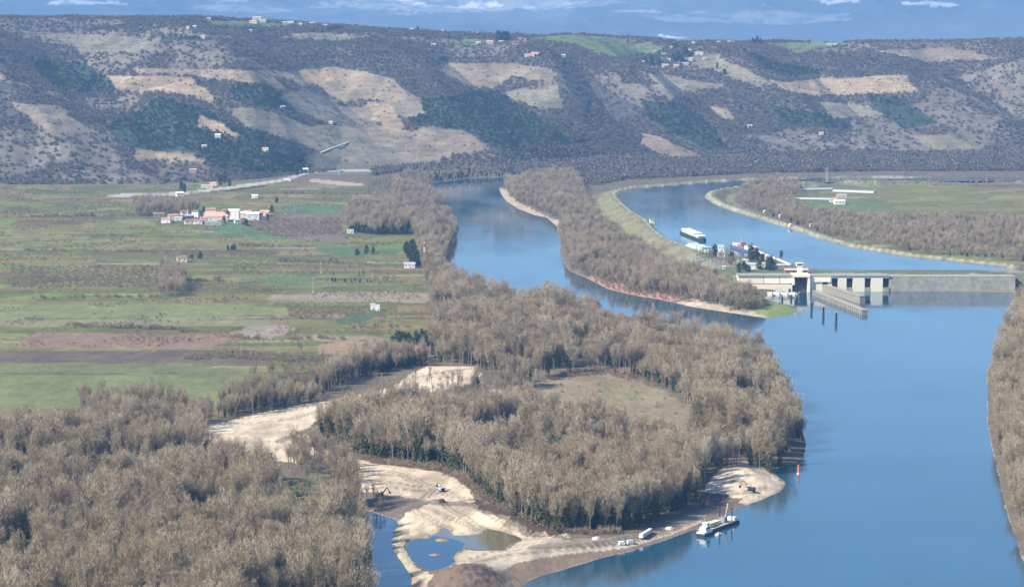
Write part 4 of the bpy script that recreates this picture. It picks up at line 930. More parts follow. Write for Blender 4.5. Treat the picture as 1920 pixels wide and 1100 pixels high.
print('TREES', len(TREES), {k: len(v) for k, v in woods.items()}, 'individual', len(chosen))
for w, recs in woods.items():
    nm, lb = MASS[w]; gn_instances(nm, recs, lb)
# ------------------------------------------------------------------ built things
def M(name, col, rough=0.8, noise=None, metallic=0.0):
    k = 'm_' + name
    if k not in globals(): globals()[k] = mat(name, col, rough, noise, metallic)
    return globals()[k]
def thing(name, label, cat, loc, rz=0.0, group=None):
    o = bpy.data.objects.new(name, None); COL.objects.link(o); o.location = loc; o.rotation_euler = (0, 0, rz)
    o['label'] = label; o['category'] = cat
    if group: o['group'] = group
    return o
class B:
    def __init__(s): s.bm = bmesh.new()
    def box(s, c, d, rz=0.0, rx=0.0, ry=0.0, bev=0.0):
        r = bmesh.ops.create_cube(s.bm, size=1.0)
        m = Matrix.Translation(c) @ Matrix.Rotation(rz, 4, 'Z') @ Matrix.Rotation(ry, 4, 'Y') @ Matrix.Rotation(rx, 4, 'X') @ Matrix.Diagonal((*d, 1))
        bmesh.ops.transform(s.bm, matrix=m, verts=r['verts'])
        if bev:
            es = {e for v in r['verts'] for e in v.link_edges}
            bmesh.ops.bevel(s.bm, geom=list(es), offset=bev, segments=1, affect='EDGES')
        return s
    def cyl(s, p0, p1, r0, r1=None, n=10, cap=True):
        p0 = Vector(p0); p1 = Vector(p1); d = p1 - p0; r1 = r0 if r1 is None else r1
        r = bmesh.ops.create_cone(s.bm, cap_ends=cap, segments=n, radius1=r0, radius2=r1, depth=d.length)
        bmesh.ops.transform(s.bm, matrix=Matrix.Translation((p0 + p1) / 2) @ d.to_track_quat('Z', 'Y').to_matrix().to_4x4(), verts=r['verts'])
        return s
    def prism(s, poly, y0, y1):
        """outline in x,z pushed along y"""
        a = [s.bm.verts.new((x, y0, z)) for x, z in poly]; b = [s.bm.verts.new((x, y1, z)) for x, z in poly]
        s.bm.faces.new(a); s.bm.faces.new(b[::-1]); n = len(poly)
        for i in range(n): s.bm.faces.new((a[i], b[i], b[(i + 1) % n], a[(i + 1) % n]))
        return s
    def plan(s, poly, z0, z1, taper=1.0):
        a = [s.bm.verts.new((x, y, z0)) for x, y in poly]; b = [s.bm.verts.new((x * taper, y * taper, z1)) for x, y in poly]
        s.bm.faces.new(a[::-1]); s.bm.faces.new(b); n = len(poly)
        for i in range(n): s.bm.faces.new((a[i], a[(i + 1) % n], b[(i + 1) % n], b[i]))
        return s
    def out(s, name, m, parent=None, label=None):
        bmesh.ops.recalc_face_normals(s.bm, faces=s.bm.faces)
        me = bpy.data.meshes.new(name); s.bm.to_mesh(me); s.bm.free(); me.materials.append(m)
        o = bpy.data.objects.new(name, me); COL.objects.link(o)
        if parent: o.parent = parent
        if label: o['label'] = label
        return o
WHITE = M('white_paint', (0.82, 0.82, 0.80), 0.5); CREAM = M('cream_wall', (0.80, 0.73, 0.58), 0.85); STONE = M('grey_stone', (0.27, 0.245, 0.205), 0.9, 0.3)
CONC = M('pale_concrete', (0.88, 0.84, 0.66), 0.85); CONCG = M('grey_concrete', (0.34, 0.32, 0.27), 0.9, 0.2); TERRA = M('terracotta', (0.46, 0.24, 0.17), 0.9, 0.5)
PINKR = M('pink_roof', (0.60, 0.38, 0.33), 0.9, 0.5); BROWNR = M('brown_roof', (0.26, 0.19, 0.15), 0.9, 0.5); GREYR = M('grey_roof', (0.42, 0.43, 0.45), 0.7, 0.5)
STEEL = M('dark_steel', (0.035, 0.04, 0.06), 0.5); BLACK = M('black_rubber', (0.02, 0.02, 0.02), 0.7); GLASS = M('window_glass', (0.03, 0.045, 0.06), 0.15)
TEAL = M('teal_roof', (0.48, 0.62, 0.62), 0.6); REDP = M('red_paint', (0.36, 0.12, 0.09), 0.6); YEL = M('yellow_paint', (0.50, 0.50, 0.24), 0.6)
PINKP = M('faded_pink', (0.72, 0.50, 0.45), 0.7); BLUEP = M('pale_blue_paint', (0.42, 0.52, 0.68), 0.5); RUST = M('rust_deck', (0.30, 0.17, 0.13), 0.8, 0.5); GREENP = M('pale_green_paint', (0.50, 0.62, 0.52), 0.6)
HULL = M('dark_hull', (0.04, 0.05, 0.07), 0.5); TYRE = BLACK; PLASTIC = M('polytunnel', (0.42, 0.46, 0.48), 0.5)

FARW1 = M('limewash', (0.62, 0.60, 0.56), 0.8); FARW2 = M('sandy_render', (0.52, 0.46, 0.38), 0.85)
def gz(x, y): return float(hval(x, y)[0])
def at(px, py, z=None, hill=False):
    """point of the terrain seen at a photo pixel"""
    if z is not None: x, y = W(px, py, z); return (x, y, z)
    if not hill:
        z = 3.5
        for _ in range(3): x, y = W(px, py, z); z = gz(x, y)
        return (x, y, z)
    ys = np.linspace(4700, 7500, 900)
    zs = np.linspace(0, 1, 900)
    a = (px - 960.0) / FPX; b = -(py - 550.0) / FPX
    t = ys / (CA + b * SA); X = a * t; Z = CAM_H + (-SA + b * CA) * t
    H = hval(X, ys); k = np.nonzero(H >= Z)[0]
    i = k[0] if len(k) else 800
    return (X[i], ys[i], float(H[i]))

# --- houses
def house(px, py, w, d, h, wall, roof, label, rz=0.0, rh=None, hill=False, name='house', cat='house', group=None, z=None, wins=2, chim=True, flat=False):
    p = at(px, py, z, hill)
    t = thing(name, label, cat, (p[0], p[1], p[2] - 0.3), rz, group)
    B().box((0, 0, h / 2 - .5), (w, d, h + 1)).out('wall', wall, t)
    if flat: B().box((0, 0, h + .2), (w + .6, d + .6, .4)).out('roof', roof, t)
    else:
        rh = rh or d * 0.24
        r = B().prism([(-d / 2 - .5, h), (d / 2 + .5, h), (0, h + rh)], -w / 2 - .5, w / 2 + .5)
        bmesh.ops.rotate(r.bm, verts=r.bm.verts, cent=(0, 0, 0), matrix=Matrix.Rotation(R(90), 3, 'Z'))
        ro = r.out('roof', roof, t)
        if chim: B().box((w * .25, d * .12, h + rh), (.8, .8, 1.8)).out('chimney', wall, ro)
    for i in range(wins):
        x = -w / 2 + (i + .5) * w / wins
        B().box((x, -d / 2 - .02, h * .58), (1.3, .12, 1.5)).out('window', GLASS, t)
    B().box((w * .12, -d / 2 - .02, 1.1), (1.1, .12, 2.2)).out('door', BROWNR, t)
    return t
VG = 'houses of the hamlet on the plain'
for a in [
  (337,414,13,9,5,WHITE,WHITE,'low white house at the left end of the hamlet',.1,None,True), (355,411,12,9,5,STONE,GREYR,'small grey stone house beside the white low house',.3,None,False),
  (367,408,9,8,8,WHITE,BROWNR,'tall white house behind the grey stone house',-.2,None,False), (356,420,14,8,4.5,CREAM,BROWNR,'cream cottage at the front left of the hamlet',.2,None,False),
  (382,419,9,8,7,PINKP,TERRA,'narrow pinkish house left of the long pink roof',.0,None,False), (406,414,30,16,6,CREAM,PINKR,'large farm with a long faded pink roof',.08,7,False),
  (388,409,9,8,7,CREAM,BROWNR,'cream house at the corner of the pink roofed farm',.1,None,False), (438,411,16,12,11,WHITE,CREAM,'tall white farmhouse in the middle of the hamlet',-.1,None,False),
  (455,409,13,10,7,CREAM,WHITE,'pale house joined to the right of the tall white farmhouse',.0,None,False), (474,412,17,11,8,WHITE,CREAM,'bright white house with a dark shrub on each side',.12,None,False),
  (497,405,13,9,6,PINKP,PINKR,'pinkish house at the right end of the hamlet',-.2,None,False), (400,422,22,7,3.5,GREYR,TEAL,'low grey shed in front of the pink roofed farm',.05,None,True),
  (445,418,8,6,4,WHITE,GREYR,'small white shed at the front of the hamlet',.3,None,False),
  (325,412,14,9,6,CREAM,TERRA,'cream house left of the low white house',.2,None,False),(312,418,12,9,5,WHITE,TERRA,'white cottage with red roof left of the hamlet',-.1,None,False),(298,409,15,9,6,STONE,BROWNR,'long stone farm west of the hamlet',.1,None,False),
  (347,404,12,8,6,CREAM,TERRA,'cream house behind the small grey stone house',-.2,None,False),(395,402,14,9,7,CREAM,TERRA,'house with a terracotta roof behind the pink farm',.1,None,False),(425,404,12,8,7,STONE,TERRA,'stone house behind pink farm and white farmhouse',.2,None,False),
  (464,405,10,8,6,CREAM,PINKR,'small cream house behind the bright white house',.1,None,False),(484,407,12,8,6,CREAM,TERRA,'terracotta roofed house behind the bright white house',-.1,None,False),(505,409,9,7,5,STONE,BROWNR,'small brown roofed shed at the right end of the hamlet',.2,None,False),
  (372,420,10,7,5,WHITE,TERRA,'white cottage beside the narrow pinkish house',.1,None,False),(415,420,9,7,4,STONE,BROWNR,'brown roofed lean-to below the pink farm',.0,None,False)]:
    a = (a[0], a[1], a[2] * 1.12, a[3] * 1.12, a[4] * 1.15) + tuple(a[5:])
    house(*a[:9], rh=a[9] if isinstance(a[9], (int, float)) and a[9] else None, flat=a[10] if len(a) > 10 else False, group=VG)
for px, py, s, lab in [(371,407,1.3,'dark evergreen beside the tall narrow white house'), (427,414,1.4,'dark evergreen between pink farm and white farmhouse'), (420,420,1.1,'low dark evergreen below the pink farm'), (461,424,1.2,'low dark evergreen below the bright white house'),
   (488,412,1.1,'dark evergreen right of the bright white house'), (502,414,.9,'small evergreen at the right end of the hamlet'), (510,400,1.2,'dark evergreen standing just outside the hamlet'), (519,381,.9,'lone dark evergreen in the field above the hamlet'), (345,417,.9,'dark evergreen between the leftmost cottages'), (382,402,1.0,'dark evergreen behind the pink farm')]:
    p = at(px, py); tr = ('field hedge', 'evergreen_tree', p[0], p[1], p[2], s, px, int(px) % 3)
    tree_thing(tr); o = [q for q in COL.objects if q.type == 'EMPTY'][-1]; o['label'] = lab
HG = 'houses below the wooded spur at the left'
for a in [(409,322,11,9,7,WHITE,CREAM,'white house on the slope below the dark spur',.1),(384,326,10,8,6,WHITE,GREYR,'small white house left of the slope house',-.2),(362,337,12,9,5,PINKP,PINKR,'pinkish house low on the slope',.2),
          (400,348,12,8,5,WHITE,PINKR,'white house by the road with dark trees behind',.0),(388,352,20,8,4,CREAM,PINKR,'long cream house beside the road',.05),(337,368,12,9,6,WHITE,CREAM,'white house at the edge near the road',.3),
          (498,324,12,9,6,CREAM,PINKR,'cream house between wood and road',-.1),(531,308,9,8,5,WHITE,GREYR,'small white house in the dark wood',.2),(573,323,10,8,6,WHITE,WHITE,'white house at the road bend',.1),(478,372,10,8,5,WHITE,WHITE,'white shed alone in the fields',.0),(345,392,14,9,5,STONE,BROWNR,'grey barn behind the hamlet trees',.1)]:
    house(*a[:8], rz=a[8], group=HG)
for px, py, s in [(420,345,1.9),(412,348,1.6),(340,357,1.5),(430,350,1.2),(556,330,1.6),(550,322,1.7),(345,360,1.4)]:
    p = at(px, py); tree_thing(('field hedge', 'evergreen_tree', p[0], p[1], p[2], s, px, int(px) % 3)); [q for q in COL.objects if q.type == 'EMPTY'][-1]['label'] = 'dark evergreen beside the houses below the wooded spur'
def far_house(px, py, w, h, wall, roof, label, group, d=10, flat=False):
    w *= .8; h *= .85
    wall = {id(WHITE): FARW1, id(CREAM): FARW2}.get(id(wall), wall); roof = {id(WHITE): FARW2, id(CREAM): PINKR}.get(id(roof), roof)
    return house(px, py, w, d, h, wall, roof, label, rz=0.1 * math.sin(px), hill=True, group=group, wins=0, chim=False, flat=flat)
K = 'houses of the village on the hill'
for i, (px, py, w, h, lab) in enumerate([(1300,84,11,6,'topmost white house of the hill village'),(1293,97,11,5,'pale house just below the topmost one'),(1311,103,26,6,'longest white building of the hill village'),(1295,115,12,7,'bright white house below the long building'),
   (1321,113,11,6,'grey white house at the right end of the hill village'),(1229,100,13,5,'pale house at the upper left of the hill village'),(1245,105,13,6,'white house in the middle left of the hill village'),(1259,92,8,6,'small pale house above the dark trees'),
   (1220,129,14,5,'low white house at the lower left end of the hill village'),(1247,127,20,8,'large cream house at the foot of the hill village'),(1268,126,18,6,'wide white house right of the large cream one'),(1285,122,20,4,'low grey building on the slope road'),(1258,115,10,5,'bluish house between dark trees'),(1205,118,12,4,'pale shed left of the dark trees')]):
    far_house(px, py, w, h, (WHITE, CREAM, WHITE)[i % 3], (WHITE, CREAM, GREYR)[i % 3], lab, K)
for px, py, s in [(1222,124,2.2),(1236,124,2.0),(1262,116,2.2),(1272,115,2.4),(1278,118,2.0),(1284,104,2.2),(1288,107,1.8),(1268,92,1.8),(1262,91,1.5),(1358,140,1.6),(1345,130,1.4)]:
    p = at(px, py, hill=True); tree_thing(('field hedge', 'evergreen_tree', p[0], p[1], p[2], s, px, int(px) % 3)); [q for q in COL.objects if q.type == 'EMPTY'][-1]['label'] = 'dark evergreen among the houses of the hill village'
K2 = 'buildings along the skyline'
for i, (px, py, w, h, lab) in enumerate([(391,36,12,6,'pale house on the skyline at the left'),(482,38,26,12,'largest white building on the left skyline'),(492,40,22,7,'long white building beside the largest one'),(475,42,22,6,'grey white building left of the largest one'),(535,43,18,5,'low pale building on the skyline'),
   (563,46,12,5,'small white house on the skyline'),(585,45,18,6,'white building right of the small skyline house'),(609,48,16,5,'pale building at the end of the left skyline village'),(545,42,20,4,'long low shed on the skyline'),(772,57,10,7,'single white house on the skyline near the middle'),(763,54,9,4,'small house beside the single skyline house'),
   (830,59,8,5,'tiny house on the middle skyline'),(891,61,16,4,'pale building on the middle skyline'),(918,62,18,6,'white building on the middle skyline'),(1347,80,12,5,'pale house on the right skyline'),(1370,80,20,6,'long pale building on the right skyline'),(1555,85,14,6,'white house near the right end of the skyline'),(1566,84,9,5,'small white house at the right end of the skyline')]):
    far_house(px, py + 2, w * 1.1, h, (WHITE, CREAM, WHITE)[i % 3], (CREAM, GREYR, WHITE)[i % 3], lab, K2)
K3 = 'scattered buildings on the plateau slope'
for i, (px, py, w, h, lab) in enumerate([(352,55,10,6,'left one of two white houses below the skyline'),(364,54,14,7,'right one of two white houses below the skyline'),(381,73,10,7,'white house at the end of the dark wood strip'),(470,61,9,6,'lone white house on the left plateau'),(918,82,22,7,'cream house beside the round dark wood'),(941,81,16,5,'white house under the dark wood'),(897,82,16,4,'grey shed left of the cream house'),
   (813,86,14,4,'pale shed alone in the woods'),(993,107,30,7,'long cream farm above the vineyard'),(1056,108,13,7,'white house right of the long cream farm'),(1003,104,24,5,'low building behind the long cream farm'),(1406,239,14,5,'white hut low on the right slope'),(1540,253,11,6,'white house in the right hand woods'),(620,232,12,4,'white hut in the vineyards')]):
    far_house(px, py, w, h, (WHITE, CREAM)[i % 2], (CREAM, WHITE)[i % 2], lab, K3)
for px, py, s in [(935,77,3.0),(944,76,2.6),(950,76,2.6),(783,54,1.2),(1420,81,1.6),(1411,83,1.4),(1415,82,1.4),(1425,84,1.5)]:
    p = at(px, py, hill=True); tree_thing(('field hedge', 'evergreen_tree', p[0], p[1], p[2], s, px, int(px) % 3)); [q for q in COL.objects if q.type == 'EMPTY'][-1]['label'] = 'dark evergreen standing on the plateau near the skyline'
# outside the hamlet
house(657,437,9,7,5,WHITE,WHITE,'small white hut in front of the bare tree clump',.1,flat=True)
house(768,502,13,9,5,WHITE,GREYR,'white farm building beside the striped mast',.0,wins=3)
house(699,580,4.5,4,6,WHITE,WHITE,'left one of two small white boxes in the field',.1,flat=True,name='pump_box',cat='pump box',wins=0)
house(708,582,4.5,4,6,WHITE,CREAM,'right one of two small white boxes in the field',.0,flat=True,name='pump_box',cat='pump box',wins=0)
house(695,657,9,5,4,CREAM,CREAM,'small cream hut at the lower edge of the fields',.5,flat=True,name='hut',cat='hut',wins=1)
house(650,679,14,6,3,STONE,GREYR,'low grey shed between hedges behind the tree belt',.2,name='shed',cat='shed',wins=2)
house(341,491,12,9,6,CREAM,BROWNR,'cream house at the edge of the plain beside dark shrubs',.2)
house(1574,383,17,10,6,WHITE,CREAM,'white farmhouse beyond the canal beside a green field',.1,wins=3)
house(1562,379,11,8,5,CREAM,PINKR,'cream house left behind the white farmhouse',.0)
house(1578,370,16,8,4,PINKP,GREYR,'pinkish building between the long greenhouses',.0)
for a, b, h, lab in [((1452,372),(1558,375),2.6,'long pale polytunnel beyond the canal'),((1493,356),(1560,355),3,'upper pale polytunnel further back'),((1563,359),(1640,362),3.5,'wide glass shed at the right beyond the canal'),((1400,305),(1424,306),5,'far white shed at the foot of the hills')]:
    p = at(*a); q = at(*b); L_ = math.hypot(q[0] - p[0], q[1] - p[1]); t = thing('polytunnel', lab, 'greenhouse', p, math.atan2(q[1] - p[1], q[0] - p[0]))
    B().prism([(0, 0)], 0, 1) if False else None
    arc = [(math.cos(x) * 4.5, math.sin(x) * h) for x in np.linspace(0, math.pi, 9)]
    g = B().prism(arc, 0, L_); bmesh.ops.rotate(g.bm, verts=g.bm.verts, cent=(0, 0, 0), matrix=Matrix.Rotation(R(-90), 3, 'Z')); g.out('cover', PLASTIC, t)
    B().box((-.1, 0, 1.2), (.3, 2.4, 2.4)).out('door', GREYR, t)
# striped mast by the river
p = at(796, 506); t = thing('striped_mast', 'tall red and white striped mast beside the riverside trees', 'mast', p)
for i in range(6):
    B().cyl((0, 0, i * 5.4), (0, 0, i * 5.4 + 5.38), 0.95, 0.9, 12).out('mast_section', WHITE if i % 2 == 0 else REDP, t, 'white section' if i % 2 == 0 else 'red section')
B().cyl((0, 0, 32.4), (0, 0, 34), .5, .1, 8).out('tip', WHITE, t)
for (a, b, lab) in [((602,512),(601,492),'pale yellow pole standing in the fields, upper one'),((587,549),(590,522),'pale yellow pole standing in the fields, lower one')]:
    p = at(*a); hh = (a[1] - b[1]) * .62; t = thing('yellow_pole', lab, 'pole', p, 0, 'yellow poles in the fields')
    B().cyl((0, 0, -.3), (0, 0, hh), .3, .2, 8).out('post', YEL, t); B().box((0, 0, .7), (2.4, 1.8, 1.6)).out('base_box', YEL, t); B().box((0, 0, hh), (1.6, .8, .8)).out('head', YEL, t)
# pylon in the valley
for (px, py, hh, lab) in [(636,332,24,'thin pale lattice pylon at the foot of the vineyards'),(1550,345,30,'pale pylon beyond the canal at the right')]:
    p = at(px, py); t = thing('pylon', lab, 'pylon', p)
    g = B()
    for sx in (-1, 1):
        for sy in (-1, 1): g.cyl((sx * 2, sy * 2, 0), (sx * .4, sy * .4, hh), .3, .18, 5)
    for k in range(5):
        z0, z1 = hh * k / 5, hh * (k + 1) / 5; w0, w1 = 2 - 1.6 * k / 5, 2 - 1.6 * (k + 1) / 5
        g.cyl((-w0, -w0, z0), (w1, -w1, z1), .12, n=4); g.cyl((w0, w0, z0), (-w1, w1, z1), .12, n=4)
    g.out('lattice', GREYR, t); g = B(); g.box((0, 0, hh * .8), (9, .5, .5)); g.box((0, 0, hh * .93), (6, .5, .5)); g.out('cross_arm', GREYR, t)
# road viaduct and retaining walls under the vineyards
def wall_strip(name, label, cat, a, b, h, th, m, coping=None, hill=False, piers=0):
    p = at(*a, hill=hill); q = at(*b, hill=hill); L_ = math.hypot(q[0] - p[0], q[1] - p[1]); zz = (p[2] + q[2]) / 2
    t = thing(name, label, cat, (p[0], p[1], p[2]), math.atan2(q[1] - p[1], q[0] - p[0])); sl = math.atan2(q[2] - p[2], L_)
    B().box((L_ / 2, 0, (q[2] - p[2]) / 2 + h / 2 - 1), (L_, th, h + 2), ry=-sl).out('wall', m, t)
    if coping: B().box((L_ / 2, 0, (q[2] - p[2]) / 2 + h + .2), (L_ + .4, th + .5, .4), ry=-sl).out('coping', coping, t)
    return t
wall_strip('retaining_wall', 'pale zigzag road wall on the vineyard slope, lower piece', 'wall', (602,287), (624,278), 1.0, 2, GREYR, CREAM, True)
wall_strip('retaining_wall', 'pale zigzag road wall on the vineyard slope, upper piece', 'wall', (624,278), (654,268), 1.0, 2, GREYR, CREAM, True)
wall_strip('retaining_wall', 'long pale wall beside the railway at the foot of the hill', 'wall', (600,327), (705,327), 1.2, 1.5, STONE, GREYR)
wall_strip('retaining_wall', 'grey wall beside the road at the left foot of the hill', 'wall', (420,359), (500,348), 1.2, 1.5, STONE, STONE)
wall_strip('retaining_wall', 'short white wall at the road bend', 'wall', (533,336), (546,340), 1.6, 1.5, GREYR, CREAM)
# --- lock and dam
Y0 = 2960.0
def wx(px): return (px - 960) / 5000.0 * 2972.0
TOPZ = 17.6
lock = thing('lock_and_dam', 'cream concrete lock head and dam wall across the canal with dark openings', 'dam', (wx(1500), Y0, 0))
X0 = wx(1500)
segs = [(1384, 1432), (1432.4, 1462), (1462.4, 1486)]
for i, (a, b) in enumerate(segs):
    xa, xb = wx(a) - X0, wx(b) - X0
    B().box(((xa + xb) / 2, 12, TOPZ - 4.2), (xb - xa - .3, 22, 8.4)).out('wall_panel', CONC if i else CREAM, lock)
xa, xb = wx(1384) - X0, wx(1486) - X0
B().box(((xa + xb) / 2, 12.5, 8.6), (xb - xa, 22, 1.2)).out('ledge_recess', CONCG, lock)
B().box(((xa + xb) / 2, 11.4, 3.0), (xb - xa, 22.6, 10.0)).out('lower_wall', CREAM, lock)
B().box(((xa + xb) / 2, 11.6, TOPZ + .5), (xb - xa + 1, 24, 1.0)).out('coping', CONCG, lock)
# portal
pa, pb = wx(1486) - X0, wx(1519) - X0
B().box(((pa + pb) / 2, 10, TOPZ + .2), (pb - pa, 26, 2.6)).out('portal_beam', CREAM, lock)
ga, gb = wx(1490) - X0, wx(1514.5) - X0
B().box((pa + (ga - pa) / 2, 10, 13), (ga - pa, 24, 10.5)).out('pier', CONC, lock)
B().box(((gb + pb) / 2, 10, 7), (pb - gb, 25, 18)).out('pier', CONC, lock)
gt = B().box(((ga + gb) / 2 - 1, 17, 7), (gb - ga + 6, 1.2, 20)).out('lock_gate', STEEL, lock)
g = B()
for k in range(5): g.box(((ga + gb) / 2 - 1, 16.2, 1 + k * 3.2), (gb - ga + 5.6, .5, .5))
g.out('girder', M('girder_steel', (0.06, 0.065, 0.09), .5), gt)
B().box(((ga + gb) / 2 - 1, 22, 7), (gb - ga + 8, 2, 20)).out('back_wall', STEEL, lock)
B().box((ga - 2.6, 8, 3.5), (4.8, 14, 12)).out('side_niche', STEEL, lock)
# dam to the right with sluices
ops = [(1543, 1553), (1560.5, 1572)] + [(1588 + 34 * k, 1600 + 34 * k) for k in range(0, 3)]
prev = 1519.4
for i, (a, b) in enumerate(ops):
    xa, xb = wx(prev) - X0, wx(a) - X0
    B().box(((xa + xb) / 2, 12, 6), (xb - xa, 22, 22.5)).out('dam_pier', CREAM if i != 1 else CONC, lock)
    xa, xb = wx(a) - X0, wx(b) - X0
    B().box(((xa + xb) / 2, 17, 8), (xb - xa, 8, 12)).out('sluice_gate', STEEL, lock)
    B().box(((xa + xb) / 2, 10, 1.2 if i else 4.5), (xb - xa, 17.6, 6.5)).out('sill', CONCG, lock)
    B().box(((xa + xb) / 2, 12, 16.2), (xb - xa, 21.8, 2.2)).out('lintel', CONC, lock)
    prev = b
xa, xb = wx(1519.4) - X0, wx(prev) - X0
B().box(((xa + xb) / 2, 12, 17.8), (xb - xa, 24, 1.0)).out('crest_slab', CONCG, lock)
xa = wx(1523) - X0; B().box((xa + 10, .2, 13.5), (22, 1.2, 5)).out('facing_panel', CONC, lock)
xe = wx(prev) - X0; xf = wx(1905) - X0
B().box(((xe + xf) / 2, 13, 6.5), (xf - xe - .02, 22, 21)).out('wing_wall', CONCG, lock)
g = B()
for k in range(60):
    x = wx(1520) - X0 + k * 4.0; g.cyl((x, .6, 18.3), (x, .6, 19.5), .08, n=4)
g.box((wx(1520) - X0 + 118, .6, 19.5), (236, .12, .12)); g.out('railing', GREYR, lock)
# guide wall running downstream
def guide(a, b, h, name, label, btn):
    p = Vector((*W(*a, 0), 0)); q = Vector((*W(*b, 0), 0)); d = q - p; L_ = d.length
    t = thing(name, label, 'wall', p, math.atan2(d.y, d.x))
    B().box((L_ / 2, 3, h / 2 - 1), (L_, 6, h + 2)).out('wall', STONE, t)
    B().box((L_ / 2, 2.8, h + .25), (L_ + .6, 7, .5)).out('coping', CONCG, t)
    for k in range(btn): B().box(((k + .5) * L_ / btn, -.5, h / 2 - 1), (1.6, 1.4, h + 1.4)).out('buttress', CONCG, t)
    return t
guide((1524,553), (1616,590), 4.6, 'guide_wall', 'long grey stone guide wall with buttresses running from the lock into the river', 26)
t = guide((1530,543), (1612,569), 7.5, 'guide_wall', 'upper grey guide wall behind the buttressed one below the dam', 0)
# apron in front of the lower wall
ap = thing('mooring_apron', 'low concrete mooring apron with posts at the foot of the lock wall', 'mooring apron', (wx(1462), 2925, 0))
B().box((0, 4, 0), (32, 26, 3.0)).out('deck', CONC, ap)
for x in (-12, -4, 5, 13): B().box((x, -9.4, 1), (1.6, 1.6, 5.5)).out('post', CONCG, ap)
B().box((9, 12, 3.2), (2.4, 2, 5)).out('doorway', STEEL, ap); B().box((-3, 12, 3.5), (7, 3, 6)).out('machine_box', GREYR, ap)
# control tower on the lock head
ct = thing('control_tower', 'small white control tower on top of the lock head', 'tower', (wx(1506), Y0 + 34, TOPZ), 0)
B().box((0, 0, 4), (5.5, 6, 8)).out('shaft', WHITE, ct); B().box((-.5, 0, 9.6), (7.6, 7, 3.2)).out('cabin', CREAM, ct)
B().box((-.5, -3.55, 9.9), (6.4, .15, 1.5)).out('window', GLASS, ct); B().box((-.5, 0, 11.5), (8.4, 7.8, .5)).out('roof', CREAM, ct); B().cyl((2, 0, 11.6), (2, 0, 16), .15).out('antenna', GREYR, ct)
house(1493, 511, 26, 9, 3.4, RUST, PINKR, 'low red roofed building beside the control tower', 0, name='lock_house', cat='building', z=15.2, wins=4, chim=False)
LB = 'buildings and vans on the lock platform'
for a in [(1412,505,16,10,6,WHITE,GREYR,'wide pale building in the middle of the lock platform'),(1427,500,10,7,5,WHITE,WHITE,'bright white building above the lock wall'),(1397,500,7,6,8,GREENP,GREYR,'pale green transformer house between trees'),(1440,497,7,8,10,CREAM,GREYR,'narrow grey building at the right of the platform'),
          (1352,470,7,6,7,WHITE,WHITE,'white cabin near the moored ship'),(1353,479,9,6,4,WHITE,GREYR,'pale shed below the white cabin'),(1465,503,20,7,4,STONE,GREYR,'low stone building along the canal quay'),(1358,505,4,4,4,WHITE,WHITE,'small white box among the trees by the lock')]:
    house(*a[:8], rz=0, z=14.6, group=LB, name='lock_building', cat='building', chim=False, flat=a[6] is WHITE)
for px, py, s, k in [(1372,497,1.5,0),(1340,482,1.3,1),(1408,492,1.8,1),(1418,492,1.6,0),(1424,506,1.2,2),(1440,508,1.4,1),(1395,509,1.1,0),(1450,508,1.3,2),(1402,510,1.0,2),(1432,492,1.2,2),(1446,500,1.2,0),(1385,512,1.0,1),(1465,484,.8,1)]:
    p = at(px, py, 14.5); tree_thing(('field hedge', 'evergreen_tree', p[0], p[1], p[2], s, px, k)); [q for q in COL.objects if q.type == 'EMPTY'][-1]['label'] = 'dark green tree on the lock platform among its buildings'
for px, py, s in [(1379,498,.75),(1388,500,.7),(1362,500,.8),(1435,504,.6),(1455,500,.6),(1390,506,.6),(1364,488,.8)]:
    p = at(px, py, 14.5); tree_thing(('plain tree', 'slender_tree', p[0], p[1], p[2], s, px, 0)); [q for q in COL.objects if q.type == 'EMPTY'][-1]['label'] = 'bare tree on the lock platform among its buildings'
# mast with crane near the cabin
p = at(1362, 482, 14.6); t = thing('lamp_mast', 'tall thin mast on the canal quay', 'mast', p); B().cyl((0, 0, 0), (0, 0, 20), .4, .2, 8).out('post', CONCG, t); B().box((0, 0, 20), (4, .5, .5)).out('lamp_bar', CONCG, t)
# canal quay strip
p = at(1418, 474, 12); q = at(1482, 500, 12); d = math.hypot(q[0] - p[0], q[1] - p[1]); t = thing('canal_quay', 'pale quay wall running diagonally along the canal', 'quay', (p[0], p[1], 12), math.atan2(q[1] - p[1], q[0] - p[0]))
B().box((d / 2, -1, 1.3), (d, 4, 3.4)).out('wall', CONC, t); B().box((d / 2, -1, 3.2), (d + .5, 4.6, .4)).out('coping', CREAM, t)
# dolphins in the river
for i, (px, py, h, lab) in enumerate([(1499,557,5,'short mooring post nearest the lock gate'),(1521,581,8,'grey mooring post left of the middle in the lower pool'),(1543,592,9,'teal grey mooring post in the lower pool'),(1567,603,9,'brownish mooring post at the right of the lower pool'),(1466,563,4,'small mooring post beside the apron'),(1483,561,4.5,'dark post between apron and gate')]):
    x, y = W(px, py, 0); t = thing('mooring_post', lab, 'mooring post', (x, y, 0), 0, 'mooring posts below the lock')
    g = B()
    for a in range(3): g.cyl((math.cos(a * 2.1) * 1.1, math.sin(a * 2.1) * 1.1, -4), (math.cos(a * 2.1) * .8, math.sin(a * 2.1) * .8, h), .7, .6, 8)
    g.out('pile', M('wet_pile', (0.12, 0.14, 0.13), .7), t); B().cyl((0, 0, h), (0, 0, h + .7), 1.7, n=10).out('cap', CONCG, t)
